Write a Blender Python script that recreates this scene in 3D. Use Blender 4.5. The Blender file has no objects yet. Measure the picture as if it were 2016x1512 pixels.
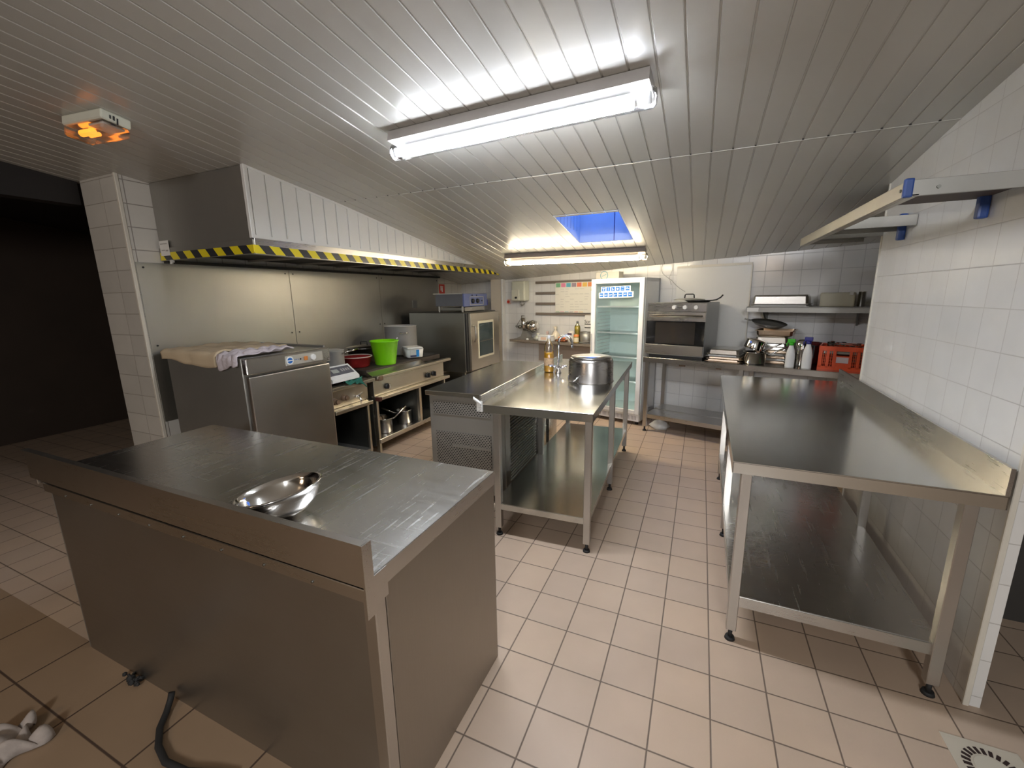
import bpy, bmesh, math, random
from mathutils import Matrix, Vector
random.seed(4)
PI = math.pi
C = bpy.context.scene.collection
SC = bpy.context.scene

# ------------------------------------------------------------------ camera
cam = bpy.data.cameras.new('camera'); cam_o = bpy.data.objects.new('camera', cam); C.objects.link(cam_o)
RM = [[0.9155102, 0.4019897, -0.0156643], [-0.0678098, 0.1925794, 0.9789357], [-0.3965386, 0.8951634, -0.2035672]]
cam_o.matrix_world = Matrix(((RM[0][0], RM[1][0], -RM[2][0], 0), (RM[0][1], RM[1][1], -RM[2][1], 0), (RM[0][2], RM[1][2], -RM[2][2], 1.522), (0, 0, 0, 1)))
cam.sensor_width = 36; cam.lens = 834.084 / 2016 * 36; cam.clip_start = 0.02; cam.clip_end = 60
SC.camera = cam_o
# ------------------------------------------------------------------ world, exposure, big lights
w = bpy.data.worlds.new('dusk_sky'); SC.world = w; w.use_nodes = True
w.node_tree.nodes['Background'].inputs[0].default_value = (0.08, 0.30, 0.85, 1)
w.node_tree.nodes['Background'].inputs[1].default_value = 2.3
SC.view_settings.view_transform = 'Standard'; SC.view_settings.look = 'None'
SC.view_settings.gamma = 1; SC.view_settings.use_curve_mapping = False
SC.view_settings.exposure = 1.62
TUBE_COOL, TUBE_WARM, EMERG = 58.0, 36.0, 0.9

def area(name, loc, target, size, col, power):
    l = bpy.data.lights.new(name, 'AREA'); l.shape = 'RECTANGLE'; l.size, l.size_y = size; l.color = col; l.energy = power
    o = bpy.data.objects.new(name, l); C.objects.link(o); o.location = loc
    o.rotation_euler = (Vector(target) - Vector(loc)).to_track_quat('-Z', 'Y').to_euler(); return o
# warm dining room lamp behind the photographer, plus an unseen fill light added for brightness
area('dining_room_ceiling_lamp', (-2.9, -2.6, 2.3), (-2.5, 0.6, 0.1), (0.5, 0.5), (1.0, 0.70, 0.45), 4)
area('neutral_fill_light', (0.6, -2.9, 2.3), (-0.3, 1.0, 0.7), (0.6, 0.6), (0.97, 0.98, 1.0), 28)

# ------------------------------------------------------------------ frames
TH = -0.271
I4 = Matrix.Identity(4)
BK = Matrix.Translation((-0.525, 4.796, 0)) @ Matrix.Rotation(TH, 4, 'Z')     # back wall frame: x along the wall, y into it

# ------------------------------------------------------------------ materials
def newmat(name):
    m = bpy.data.materials.new(name); m.use_nodes = True
    return m, m.node_tree.nodes, m.node_tree.links, m.node_tree.nodes['Principled BSDF']
def L(l, a, b): l.new(a, b)
def mth(n, l, op, a, b=None, c=None):
    k = n.new('ShaderNodeMath'); k.operation = op
    for i, v in enumerate((a, b, c)):
        if v is None: continue
        if isinstance(v, (int, float)): k.inputs[i].default_value = v
        else: l.new(v, k.inputs[i])
    return k.outputs[0]
def plain(name, col, rough=0.5, metal=0.0, var=0.06, scale=12, bump=0.0, **kw):
    m, n, l, b = newmat(name)
    tc = n.new('ShaderNodeTexCoord'); nz = n.new('ShaderNodeTexNoise'); nz.inputs['Scale'].default_value = scale; nz.inputs['Detail'].default_value = 5
    L(l, tc.outputs['Object'], nz.inputs['Vector'])
    mx = n.new('ShaderNodeMix'); mx.data_type = 'RGBA'
    mx.inputs[6].default_value = (*[max(0, c * (1 - var)) for c in col], 1); mx.inputs[7].default_value = (*[min(1, c * (1 + var)) for c in col], 1)
    L(l, nz.outputs['Fac'], mx.inputs[0]); L(l, mx.outputs[2], b.inputs['Base Color'])
    b.inputs['Roughness'].default_value = rough; b.inputs['Metallic'].default_value = metal
    if bump:
        bp = n.new('ShaderNodeBump'); bp.inputs['Strength'].default_value = bump; bp.inputs['Distance'].default_value = 0.01
        L(l, nz.outputs['Fac'], bp.inputs['Height']); L(l, bp.outputs[0], b.inputs['Normal'])
    for k, v in kw.items(): b.inputs[k].default_value = v
    return m
def steel(name, col=(0.55, 0.53, 0.50), rough=0.28, stretch=(3, 60, 60), rv=0.10, dent=0.02, bump=0.02, sc=1.0, scratch=0):
    m, n, l, b = newmat(name)
    tc = n.new('ShaderNodeTexCoord'); mp = n.new('ShaderNodeMapping'); mp.inputs['Scale'].default_value = stretch
    L(l, tc.outputs['Object'], mp.inputs[0])
    n1 = n.new('ShaderNodeTexNoise'); n1.inputs['Scale'].default_value = 3; n1.inputs['Detail'].default_value = 6; L(l, mp.outputs[0], n1.inputs['Vector'])
    n2 = n.new('ShaderNodeTexNoise'); n2.inputs['Scale'].default_value = 2.2 * sc; n2.inputs['Detail'].default_value = 6; n2.inputs['Roughness'].default_value = 0.6; L(l, tc.outputs['Object'], n2.inputs['Vector'])
    a = mth(n, l, 'MULTIPLY_ADD', n1.outputs['Fac'], rv, rough - rv)
    r = mth(n, l, 'MULTIPLY_ADD', n2.outputs['Fac'], rv * 1.2, a); L(l, r, b.inputs['Roughness'])
    mx = n.new('ShaderNodeMix'); mx.data_type = 'RGBA'; mx.inputs[6].default_value = (*[c * 0.88 for c in col], 1); mx.inputs[7].default_value = (*[c * 1.08 for c in col], 1)
    L(l, n2.outputs['Fac'], mx.inputs[0]); L(l, mx.outputs[2], b.inputs['Base Color'])
    if scratch:
        m2 = n.new('ShaderNodeMapping'); m2.inputs['Rotation'].default_value = (0, 0, math.radians(scratch)); m2.inputs['Scale'].default_value = (42, 2.6, 1); L(l, tc.outputs['Object'], m2.inputs[0])
        n3 = n.new('ShaderNodeTexNoise'); n3.inputs['Scale'].default_value = 1.6; n3.inputs['Detail'].default_value = 3; L(l, m2.outputs[0], n3.inputs['Vector'])
        s3 = mth(n, l, 'MULTIPLY', mth(n, l, 'MAXIMUM', mth(n, l, 'SUBTRACT', n3.outputs['Fac'], 0.60), 0.0), 0.75)
        L(l, mth(n, l, 'ADD', r, s3), b.inputs['Roughness'])
    b.inputs['Metallic'].default_value = 1
    bp = n.new('ShaderNodeBump'); bp.inputs['Strength'].default_value = 0.0; bp.inputs['Distance'].default_value = 0.0004
    L(l, n1.outputs['Fac'], bp.inputs['Height'])
    b2 = n.new('ShaderNodeBump'); b2.inputs['Strength'].default_value = dent; b2.inputs['Distance'].default_value = 0.01; L(l, n2.outputs['Fac'], b2.inputs['Height']); L(l, bp.outputs[0], b2.inputs['Normal'])
    L(l, b2.outputs[0], b.inputs['Normal'])
    return m
def tiles(name, col, grout, size, off, axes, gw=0.004, rough=0.25, var=0.05, bump=0.4, tint=None, dirt=0.08, wav=0.0):
    m, n, l, b = newmat(name)
    tc = n.new('ShaderNodeTexCoord'); sp = n.new('ShaderNodeSeparateXYZ'); L(l, tc.outputs['Object'], sp.inputs[0])
    ids, es = [], []
    for k in range(2):
        s = size[k]
        v = mth(n, l, 'DIVIDE', mth(n, l, 'SUBTRACT', sp.outputs[axes[k]], off[k]), s)
        fr = mth(n, l, 'FRACT', v); ids.append(mth(n, l, 'FLOOR', v))
        d = mth(n, l, 'ABSOLUTE', mth(n, l, 'SUBTRACT', fr, 0.5))
        mr = n.new('ShaderNodeMapRange'); mr.interpolation_type = 'SMOOTHSTEP'; L(l, d, mr.inputs[0])
        mr.inputs[1].default_value = 0.5 - gw / s * 0.9; mr.inputs[2].default_value = 0.5 - gw / s * 0.3
        es.append(mr.outputs[0])
    g = mth(n, l, 'MAXIMUM', es[0], es[1])
    cb = n.new('ShaderNodeCombineXYZ'); L(l, ids[0], cb.inputs[0]); L(l, ids[1], cb.inputs[1])
    wn = n.new('ShaderNodeTexWhiteNoise'); wn.noise_dimensions = '2D'; L(l, cb.outputs[0], wn.inputs['Vector'])
    mx = n.new('ShaderNodeMix'); mx.data_type = 'RGBA'
    c2 = tint or [c * (1 - 2 * var) for c in col]
    mx.inputs[6].default_value = (*col, 1); mx.inputs[7].default_value = (*c2, 1); L(l, wn.outputs['Value'], mx.inputs[0])
    nz = n.new('ShaderNodeTexNoise'); nz.inputs['Scale'].default_value = 5; nz.inputs['Detail'].default_value = 7; L(l, tc.outputs['Object'], nz.inputs['Vector'])
    m2 = n.new('ShaderNodeMix'); m2.data_type = 'RGBA'; m2.blend_type = 'MULTIPLY'; m2.inputs[0].default_value = 1
    L(l, mx.outputs[2], m2.inputs[6])
    vv = mth(n, l, 'MULTIPLY_ADD', nz.outputs['Fac'], dirt * 2, 1 - dirt * 1.6)
    cc = n.new('ShaderNodeCombineColor'); [L(l, vv, cc.inputs[i]) for i in range(3)]; L(l, cc.outputs[0], m2.inputs[7])
    m3 = n.new('ShaderNodeMix'); m3.data_type = 'RGBA'; L(l, g, m3.inputs[0]); L(l, m2.outputs[2], m3.inputs[6]); m3.inputs[7].default_value = (*grout, 1)
    L(l, m3.outputs[2], b.inputs['Base Color'])
    rr = mth(n, l, 'MULTIPLY_ADD', g, 0.6 - rough, rough); L(l, rr, b.inputs['Roughness'])
    bp = n.new('ShaderNodeBump'); bp.inputs['Strength'].default_value = bump; bp.inputs['Distance'].default_value = 0.003; bp.invert = True
    h = g
    if wav:
        wz = n.new('ShaderNodeTexNoise'); wz.inputs['Scale'].default_value = 9; L(l, tc.outputs['Object'], wz.inputs['Vector'])
        h = mth(n, l, 'MULTIPLY_ADD', wz.outputs['Fac'], wav, g)
        h = mth(n, l, 'MULTIPLY_ADD', wn.outputs['Value'], wav * 0.3, h)
    L(l, h, bp.inputs['Height']); L(l, bp.outputs[0], b.inputs['Normal'])
    return m
def emit(name, col, s):
    m, n, l, b = newmat(name); b.inputs['Base Color'].default_value = (*col, 1); b.inputs['Emission Color'].default_value = (*col, 1); b.inputs['Emission Strength'].default_value = s; return m
def clear(name, tint=(1, 1, 1), gloss=0.12, rough=0.03):
    m, n, l, b = newmat(name); n.remove(b)
    t = n.new('ShaderNodeBsdfTransparent'); t.inputs[0].default_value = (*tint, 1); g = n.new('ShaderNodeBsdfGlossy'); g.inputs['Roughness'].default_value = rough
    fr = n.new('ShaderNodeLayerWeight'); fr.inputs['Blend'].default_value = 0.35
    f2 = mth(n, l, 'MULTIPLY_ADD', fr.outputs['Fresnel'], 0.8, gloss * 0.5)
    x = n.new('ShaderNodeMixShader'); L(l, f2, x.inputs[0]); L(l, t.outputs[0], x.inputs[1]); L(l, g.outputs[0], x.inputs[2])
    L(l, x.outputs[0], n['Material Output'].inputs[0]); return m
def hazard(name, axis, period, skew):
    m, n, l, b = newmat(name)
    tc = n.new('ShaderNodeTexCoord'); sp = n.new('ShaderNodeSeparateXYZ'); L(l, tc.outputs['Object'], sp.inputs[0])
    v = mth(n, l, 'DIVIDE', mth(n, l, 'MULTIPLY_ADD', sp.outputs[2], skew, sp.outputs[axis]), period)
    st = mth(n, l, 'GREATER_THAN', mth(n, l, 'FRACT', v), 0.5)
    mx = n.new('ShaderNodeMix'); mx.data_type = 'RGBA'; mx.inputs[6].default_value = (0.80, 0.66, 0.02, 1); mx.inputs[7].default_value = (0.03, 0.03, 0.035, 1)
    L(l, st, mx.inputs[0]); L(l, mx.outputs[2], b.inputs['Base Color']); b.inputs['Roughness'].default_value = 0.35
    return m
def perf(name, pitch=0.013, axes=(0, 2)):
    m, n, l, b = newmat(name)
    tc = n.new('ShaderNodeTexCoord'); sp = n.new('ShaderNodeSeparateXYZ'); L(l, tc.outputs['Object'], sp.inputs[0])
    pw, ph = pitch * 1.7, pitch
    row = mth(n, l, 'DIVIDE', sp.outputs[axes[1]], ph); rf = mth(n, l, 'FLOOR', row)
    off = mth(n, l, 'MULTIPLY', mth(n, l, 'MODULO', mth(n, l, 'ABSOLUTE', rf), 2.0), 0.5)
    col = mth(n, l, 'ADD', mth(n, l, 'DIVIDE', sp.outputs[axes[0]], pw), off)
    du = mth(n, l, 'MULTIPLY', mth(n, l, 'SUBTRACT', mth(n, l, 'FRACT', col), 0.5), pw)
    dv = mth(n, l, 'MULTIPLY', mth(n, l, 'SUBTRACT', mth(n, l, 'FRACT', row), 0.5), ph)
    d = mth(n, l, 'SQRT', mth(n, l, 'ADD', mth(n, l, 'POWER', mth(n, l, 'ABSOLUTE', du), 2.0), mth(n, l, 'MULTIPLY', mth(n, l, 'POWER', mth(n, l, 'ABSOLUTE', dv), 2.0), 2.2)))
    hole = mth(n, l, 'LESS_THAN', d, pitch * 0.48)
    mx = n.new('ShaderNodeMix'); mx.data_type = 'RGBA'; mx.inputs[6].default_value = (0.33, 0.315, 0.285, 1); mx.inputs[7].default_value = (0.012, 0.011, 0.01, 1)
    L(l, hole, mx.inputs[0]); L(l, mx.outputs[2], b.inputs['Base Color']); b.inputs['Roughness'].default_value = 0.45
    L(l, mth(n, l, 'SUBTRACT', 0.6, mth(n, l, 'MULTIPLY', hole, 0.6)), b.inputs['Metallic'])
    return m

CREAMS0 = plain('filter_rail_grey', (0.45, 0.43, 0.38), 0.5)
S_X = steel('brushed_steel_x', stretch=(2, 70, 70)); S_Y = steel('brushed_steel_y', stretch=(70, 2, 70))
S_Z = steel('brushed_steel_vertical', stretch=(60, 60, 2), rough=0.34)
S_TOP = steel('worktop_steel', (0.64, 0.63, 0.61), 0.24, (2.5, 50, 50), 0.10, dent=0.03, scratch=12)
S_TOPY = steel('worktop_steel_long', (0.60, 0.60, 0.57), 0.17, (50, 2.5, 50), 0.08, dent=0.04)
S_WALL = steel('wall_panel_steel', (0.50, 0.485, 0.44), 0.42, (30, 30, 2), 0.10, bump=0.01, sc=0.7, dent=0.35)
S_DULL = steel('dull_steel', (0.36, 0.35, 0.32), 0.42, (40, 40, 2), 0.12)
S_DULL.node_tree.nodes['Principled BSDF'].inputs['Metallic'].default_value = 0.72
S_DARK = steel('dark_steel', (0.26, 0.26, 0.235), 0.42, (40, 40, 2), 0.12)
S_SHINE = steel('polished_steel', (0.78, 0.76, 0.73), 0.10, (5, 5, 5), 0.05, bump=0.002)
S_POT = steel('pot_aluminium', (0.74, 0.73, 0.70), 0.42, (5, 5, 60), 0.12)
S_POT.node_tree.nodes['Principled BSDF'].inputs['Metallic'].default_value = 0.45
S_PAN = steel('tray_steel', (0.52, 0.50, 0.46), 0.30, (5, 60, 60), 0.1)
S_BRASSY = steel('stained_steel', (0.46, 0.35, 0.25), 0.32, (5, 60, 60), 0.12)
CHROME = steel('chrome', (0.85, 0.85, 0.87), 0.06, (5, 5, 5), 0.02, bump=0.0)
PVC = plain('ceiling_pvc', (0.50, 0.487, 0.445), 0.25, var=0.03, scale=3, bump=0.02)
PVCW = plain('white_pvc_panel', (0.74, 0.73, 0.70), 0.35, var=0.03, scale=3)
TRIMW = plain('cream_trim', (0.70, 0.66, 0.57), 0.4, var=0.06)
WHITE = plain('white_enamel', (0.80, 0.80, 0.79), 0.3, var=0.02)
WPLAS = plain('white_plastic', (0.80, 0.80, 0.78), 0.4, var=0.03)
BLACK = plain('black_plastic', (0.02, 0.02, 0.02), 0.4)
CAST = plain('cast_iron', (0.050, 0.038, 0.030), 0.55, metal=0.0, var=0.3, scale=14)
DARKP = plain('near_black_matte', (0.016, 0.013, 0.012), 0.7, var=0.4, scale=3)  # near black; on the outer walls it carries the dark rooms' shade
DARKF = plain('dark_filter', (0.02, 0.018, 0.015), 0.6)
WOODG = plain('grey_brown_laminate', (0.20, 0.165, 0.135), 0.45, var=0.15, scale=6)
GREEN = plain('lime_plastic', (0.26, 0.80, 0.01), 0.35, var=0.02)
REDP = plain('red_enamel', (0.30, 0.02, 0.02), 0.3)
BLUEP = plain('blue_enamel', (0.13, 0.16, 0.34), 0.35)
BLUEC = plain('blue_plastic_cap', (0.03, 0.08, 0.30), 0.4)
NAVY = plain('navy_plastic', (0.03, 0.03, 0.22), 0.4)
ORANGE = plain('orange_crate_plastic', (0.72, 0.08, 0.015), 0.4, var=0.08)
TEAL = plain('green_rag', (0.02, 0.14, 0.10), 0.9, bump=0.6, scale=60)
BEIGE = plain('beige_cloth', (0.62, 0.50, 0.34), 0.9, var=0.14, scale=5, bump=0.3)
LILAC = plain('lilac_towel', (0.58, 0.52, 0.55), 0.95, var=0.15, scale=30, bump=0.8)
BLACKGL = plain('oven_window_glass', (0.012, 0.012, 0.012), 0.06)
RUBBER = plain('rubber', (0.02, 0.02, 0.02), 0.7)
PAPER = plain('paper', (0.78, 0.77, 0.74), 0.7, var=0.02)
BLUEI = plain('blue_print', (0.008, 0.13, 0.46), 0.5)
CYAN = plain('bright_blue_print', (0.02, 0.25, 0.65), 0.5)
GREYI = plain('grey_print', (0.42, 0.40, 0.38), 0.7)
BROWNG = plain('greasy_brown_cap', (0.16, 0.10, 0.06), 0.5, var=0.3)
GLASS = clear('clear_glass'); GLASSG = clear('fridge_door_glass', (0.98, 1.0, 0.99), 0.04); PLASC = clear('clear_plastic', (0.93, 0.93, 0.9), 0.2, 0.12)
AQUA = plain('fridge_liner', (0.88, 0.96, 0.93), 0.4, var=0.02)
T_RIGHT = tiles('white_wall_tiles_right', (0.84, 0.83, 0.80), (0.52, 0.50, 0.47), (0.156, 0.156), (0.07, 0.044), (1, 2), 0.003, 0.12, 0.02, 0.25, wav=0.9)
T_BACK = tiles('white_wall_tiles_back', (0.78, 0.77, 0.75), (0.50, 0.49, 0.48), (0.155, 0.155), (0.04, 0.023), (0, 2), 0.004, 0.16, 0.02, 0.3, wav=0.5)
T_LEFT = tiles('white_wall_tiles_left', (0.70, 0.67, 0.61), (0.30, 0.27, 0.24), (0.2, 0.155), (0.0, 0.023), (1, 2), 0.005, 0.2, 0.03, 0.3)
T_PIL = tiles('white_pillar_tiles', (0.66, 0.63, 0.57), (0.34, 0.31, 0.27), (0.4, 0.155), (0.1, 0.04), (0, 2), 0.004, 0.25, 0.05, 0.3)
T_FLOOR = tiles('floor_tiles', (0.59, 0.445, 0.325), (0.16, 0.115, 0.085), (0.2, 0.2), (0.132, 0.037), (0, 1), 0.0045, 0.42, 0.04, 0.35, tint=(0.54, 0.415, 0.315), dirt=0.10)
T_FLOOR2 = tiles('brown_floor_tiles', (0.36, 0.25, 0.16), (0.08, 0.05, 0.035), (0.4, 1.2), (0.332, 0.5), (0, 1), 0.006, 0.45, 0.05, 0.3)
HZ_Y = hazard('hazard_stripes_long', 1, 0.150, 0.85); HZ_X = hazard('hazard_stripes_end', 0, 0.170, 0.85)
PERF = perf('perforated_steel')

# ------------------------------------------------------------------ mesh builder
class G:
    def __init__(s): s.b = bmesh.new()
    def box(s, x0, x1, y0, y1, z0, z1, bev=0.0, rot=None, seg=1):
        r = bmesh.ops.create_cube(s.b, size=1); vs = r['verts']
        M = Matrix.Translation(((x0 + x1) / 2, (y0 + y1) / 2, (z0 + z1) / 2))
        if rot is not None: M = M @ rot
        M = M @ Matrix.Diagonal((abs(x1 - x0), abs(y1 - y0), abs(z1 - z0), 1))
        bmesh.ops.transform(s.b, matrix=M, verts=vs)
        if bev:
            es = list({e for v in vs for e in v.link_edges})
            bmesh.ops.bevel(s.b, geom=es, offset=bev, segments=seg, profile=0.6, affect='EDGES')
        return s
    def cyl(s, p0, p1, r0, r1=None, seg=24, caps=True):
        r1 = r0 if r1 is None else r1; p0 = Vector(p0); p1 = Vector(p1); d = p1 - p0
        r = bmesh.ops.create_cone(s.b, cap_ends=caps, segments=seg, radius1=r0, radius2=r1, depth=d.length)
        M = Matrix.Translation((p0 + p1) / 2) @ d.to_track_quat('Z', 'Y').to_matrix().to_4x4()
        bmesh.ops.transform(s.b, matrix=M, verts=r['verts'])
        for f in {f for v in r['verts'] for f in v.link_faces}:
            if len(f.verts) == 4: f.smooth = True
        return s
    def lathe(s, prof, c=(0, 0, 0), seg=40, M=None, sx=1, sy=1):
        rings = []
        for r, z in prof:
            if r < 1e-5: rings.append([s.b.verts.new((c[0], c[1], c[2] + z))])
            else: rings.append([s.b.verts.new((c[0] + sx * r * math.cos(2 * PI * k / seg), c[1] + sy * r * math.sin(2 * PI * k / seg), c[2] + z)) for k in range(seg)])
        for a, b in zip(rings, rings[1:]):
            for k in range(seg):
                k2 = (k + 1) % seg
                if len(a) == 1 and len(b) == 1: continue
                if len(a) == 1: f = s.b.faces.new((a[0], b[k], b[k2]))
                elif len(b) == 1: f = s.b.faces.new((a[k], b[0], a[k2]))
                else: f = s.b.faces.new((a[k], b[k], b[k2], a[k2]))
                f.smooth = True
        if M is not None: bmesh.ops.transform(s.b, matrix=M, verts=[v for r in rings for v in r])
        return s
    def tube(s, pts, r, seg=10, caps=True):
        pts = [Vector(p) for p in pts]; rings = []
        up = Vector((0, 0, 1))
        for i, p in enumerate(pts):
            t = (pts[min(i + 1, len(pts) - 1)] - pts[max(i - 1, 0)]).normalized()
            a = t.cross(up)
            if a.length < 0.05: a = t.cross(Vector((0, 1, 0)))
            a.normalize(); b = t.cross(a).normalized()
            if rings and (a.dot(la) < 0): a, b = -a, -b
            la = a; up = b if False else up
            rr = r[i] if isinstance(r, (list, tuple)) else r
            rings.append([s.b.verts.new(p + a * rr * math.cos(2 * PI * k / seg) + b * rr * math.sin(2 * PI * k / seg)) for k in range(seg)])
        for a, b in zip(rings, rings[1:]):
            for k in range(seg):
                f = s.b.faces.new((a[k], b[k], b[(k + 1) % seg], a[(k + 1) % seg])); f.smooth = True
        if caps:
            s.b.faces.new(rings[0][::-1]); s.b.faces.new(rings[-1])
        return s
    def prism(s, poly, axis, a, b):      # polygon in the two other axes, extruded along axis
        def P(u, v, t): return {0: (t, u, v), 1: (u, t, v), 2: (u, v, t)}[axis]
        A = [s.b.verts.new(P(u, v, a)) for u, v in poly]; B = [s.b.verts.new(P(u, v, b)) for u, v in poly]
        n = len(poly)
        for k in range(n): s.b.faces.new((A[k], A[(k + 1) % n], B[(k + 1) % n], B[k]))
        s.b.faces.new(A[::-1]); s.b.faces.new(B); return s
    def grid(s, fn, nu, nv, smooth=True):
        V = [[s.b.verts.new(fn(i / nu, j / nv)) for j in range(nv + 1)] for i in range(nu + 1)]
        for i in range(nu):
            for j in range(nv):
                f = s.b.faces.new((V[i][j], V[i + 1][j], V[i + 1][j + 1], V[i][j + 1])); f.smooth = smooth
        return s
    def quad(s, *p): s.b.faces.new([s.b.verts.new(q) for q in p]); return s
    def xf(s, M): bmesh.ops.transform(s.b, matrix=M, verts=s.b.verts[:]); return s
    def mesh(s, name, mat, M=None):
        bmesh.ops.recalc_face_normals(s.b, faces=s.b.faces[:])
        if M is not None: bmesh.ops.transform(s.b, matrix=M, verts=s.b.verts[:])
        me = bpy.data.meshes.new(name); s.b.to_mesh(me); s.b.free(); me.materials.append(mat); return me

def thing(name, label, cat, base=(0, 0, 0), rz=0.0, frame=I4, group=None):
    o = bpy.data.objects.new(name, None); C.objects.link(o); o.empty_display_size = 0.05
    o.matrix_world = frame @ Matrix.Translation(base) @ Matrix.Rotation(rz, 4, 'Z')
    o['label'] = label; o['category'] = cat
    if group: o['group'] = group
    o['_f'] = 0
    FR[o.name] = frame; return o
FR = {}
def WM(o):
    m = o.matrix_basis.copy() if o.parent is None else WM(o.parent) @ o.matrix_parent_inverse @ o.matrix_basis
    return m
def root_of(o):
    while o.parent: o = o.parent
    return o
def part(name, g, mat, parent, label=None, frame=False):
    """frame=True: geometry given in the frame's coordinates; else in the thing's own local coordinates."""
    r = root_of(parent)
    M = WM(r).inverted() @ FR[r.name] if frame else None
    me = g.mesh(name, mat, M); o = bpy.data.objects.new(name, me); C.objects.link(o); o.parent = parent
    if label: o['label'] = label
    return o
def solo(name, g, mat, label, cat, base=(0, 0, 0), rz=0.0, frame=I4, group=None):
    me = g.mesh(name, mat); o = bpy.data.objects.new(name, me); C.objects.link(o)
    o.matrix_world = frame @ Matrix.Translation(base) @ Matrix.Rotation(rz, 4, 'Z')
    o['label'] = label; o['category'] = cat
    if group: o['group'] = group
    return o
def struct(name, g, mat, frame=I4, parent=None):
    me = g.mesh(name, mat); o = bpy.data.objects.new(name, me); C.objects.link(o)
    if parent: o.parent = parent
    else: o.matrix_world = frame; o['kind'] = 'structure'
    return o
def dup(root, base, rz=0.0, label=None, frame=I4, group=None):
    def cp(o, p):
        c = o.copy(); C.objects.link(c); c.parent = p
        for ch in list(kids.get(o.name, [])): cp(ch, c)
        return c
    kids = {}
    for o in C.objects:
        if o.parent: kids.setdefault(o.parent.name, []).append(o)
    r = cp(root, None); r.matrix_world = frame @ Matrix.Translation(base) @ Matrix.Rotation(rz, 4, 'Z'); FR[r.name] = frame
    if label: r['label'] = label
    if group: r['group'] = group
    return r
def text_mesh(txt, size, mat, M):
    cu = bpy.data.curves.new('t', 'FONT'); cu.body = txt; cu.size = size; cu.extrude = 0.0006
    o = bpy.data.objects.new('t', cu); C.objects.link(o)
    dg = bpy.context.evaluated_depsgraph_get(); dg.update()
    me = bpy.data.meshes.new_from_object(o.evaluated_get(dg)); bpy.data.objects.remove(o)
    me.transform(M); me.materials.clear(); me.materials.append(mat); return me
def text_part(name, txt, size, mat, M, parent):
    o = bpy.data.objects.new(name, text_mesh(txt, size, mat, M)); C.objects.link(o); o.parent = parent; return o

# ================================================================== THE SETTING
YJ = 2.7125
def zc(y): return 2.6 - 0.125 * y if y < YJ else 2.261 - 0.15 * (y - YJ)
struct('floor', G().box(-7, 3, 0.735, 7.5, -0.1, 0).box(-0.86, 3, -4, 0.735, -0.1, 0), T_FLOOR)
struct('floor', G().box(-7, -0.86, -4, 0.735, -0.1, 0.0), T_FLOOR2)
# ceiling of grooved boards running away from the camera
PW = 0.1034
def planks(x0, x1, segs, holes=None):
    g = G(); k0 = math.floor((x0 + 0.319) / PW); k1 = math.ceil((x1 + 0.319) / PW)
    for k in range(k0, k1):
        xa = -0.319 + k * PW
        prof = [(xa, 0.005), (xa + 0.0045, 0.005), (xa + 0.007, 0.0), (xa + PW - 0.003, 0.0), (xa + PW, 0.005)]
        for (ya, yb) in segs(xa):
            top = 0.06
            A = [g.b.verts.new((x, ya, zc_(ya) + d)) for x, d in prof] + [g.b.verts.new((xa + PW, ya, zc_(ya) + top)), g.b.verts.new((xa, ya, zc_(ya) + top))]
            B = [g.b.verts.new((x, yb, zc_(yb) + d)) for x, d in prof] + [g.b.verts.new((xa + PW, yb, zc_(yb) + top)), g.b.verts.new((xa, yb, zc_(yb) + top))]
            n = 7
            for i in range(n): g.b.faces.new((A[i], B[i], B[(i + 1) % n], A[(i + 1) % n]))
            g.b.faces.new(A); g.b.faces.new(B[::-1])
    return g
zc_ = lambda y: 2.6 - 0.125 * y
g1 = planks(-4.2, 2.6, lambda x: [(-4.0, YJ - 0.004)])
struct('ceiling', g1, PVC)
SKX0, SKX1, SKY0, SKY1 = -1.1462, -0.6292, 3.50, 4.30
zc_ = lambda y: 2.261 - 0.15 * (y - YJ)
struct('ceiling', planks(-4.2, 2.6, lambda x: [(YJ + 0.004, SKY0), (SKY1, 7.4)] if SKX0 - 0.01 < x < SKX1 - 0.01 else [(YJ + 0.004, 7.4)]), PVC)
struct('trim_1', G().box(-4.2, 2.6, YJ - 0.006, YJ + 0.006, zc(YJ) - 0.002, zc(YJ) + 0.05, 0.001), PVC)
g = G()
for k in range(-32, 14): g.box(-0.319 + k * PW - 0.001, -0.319 + k * PW + 0.007, YJ - 0.014, YJ - 0.005, zc(YJ) - 0.0005, zc(YJ) + 0.004)
struct('trim_7', g, DARKF)
def roof_slab(g, x0, x1, ya, yb):
    rf = lambda y: zc(y) + 0.10
    ys = [ya] + ([YJ] if ya < YJ < yb else []) + [yb]
    return g.prism([(y, rf(y)) for y in ys] + [(y, rf(y) + 0.08) for y in ys[::-1]], 0, x0, x1)
g = G(); roof_slab(g, -7, SKX0 - 0.02, -4.1, 7.5); roof_slab(g, SKX1 + 0.02, 3, -4.1, 7.5); roof_slab(g, SKX0 - 0.02, SKX1 + 0.02, -4.1, SKY0 - 0.02); roof_slab(g, SKX0 - 0.02, SKX1 + 0.02, SKY1 + 0.02, 7.5)
struct('ceiling', g, DARKP)
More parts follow.
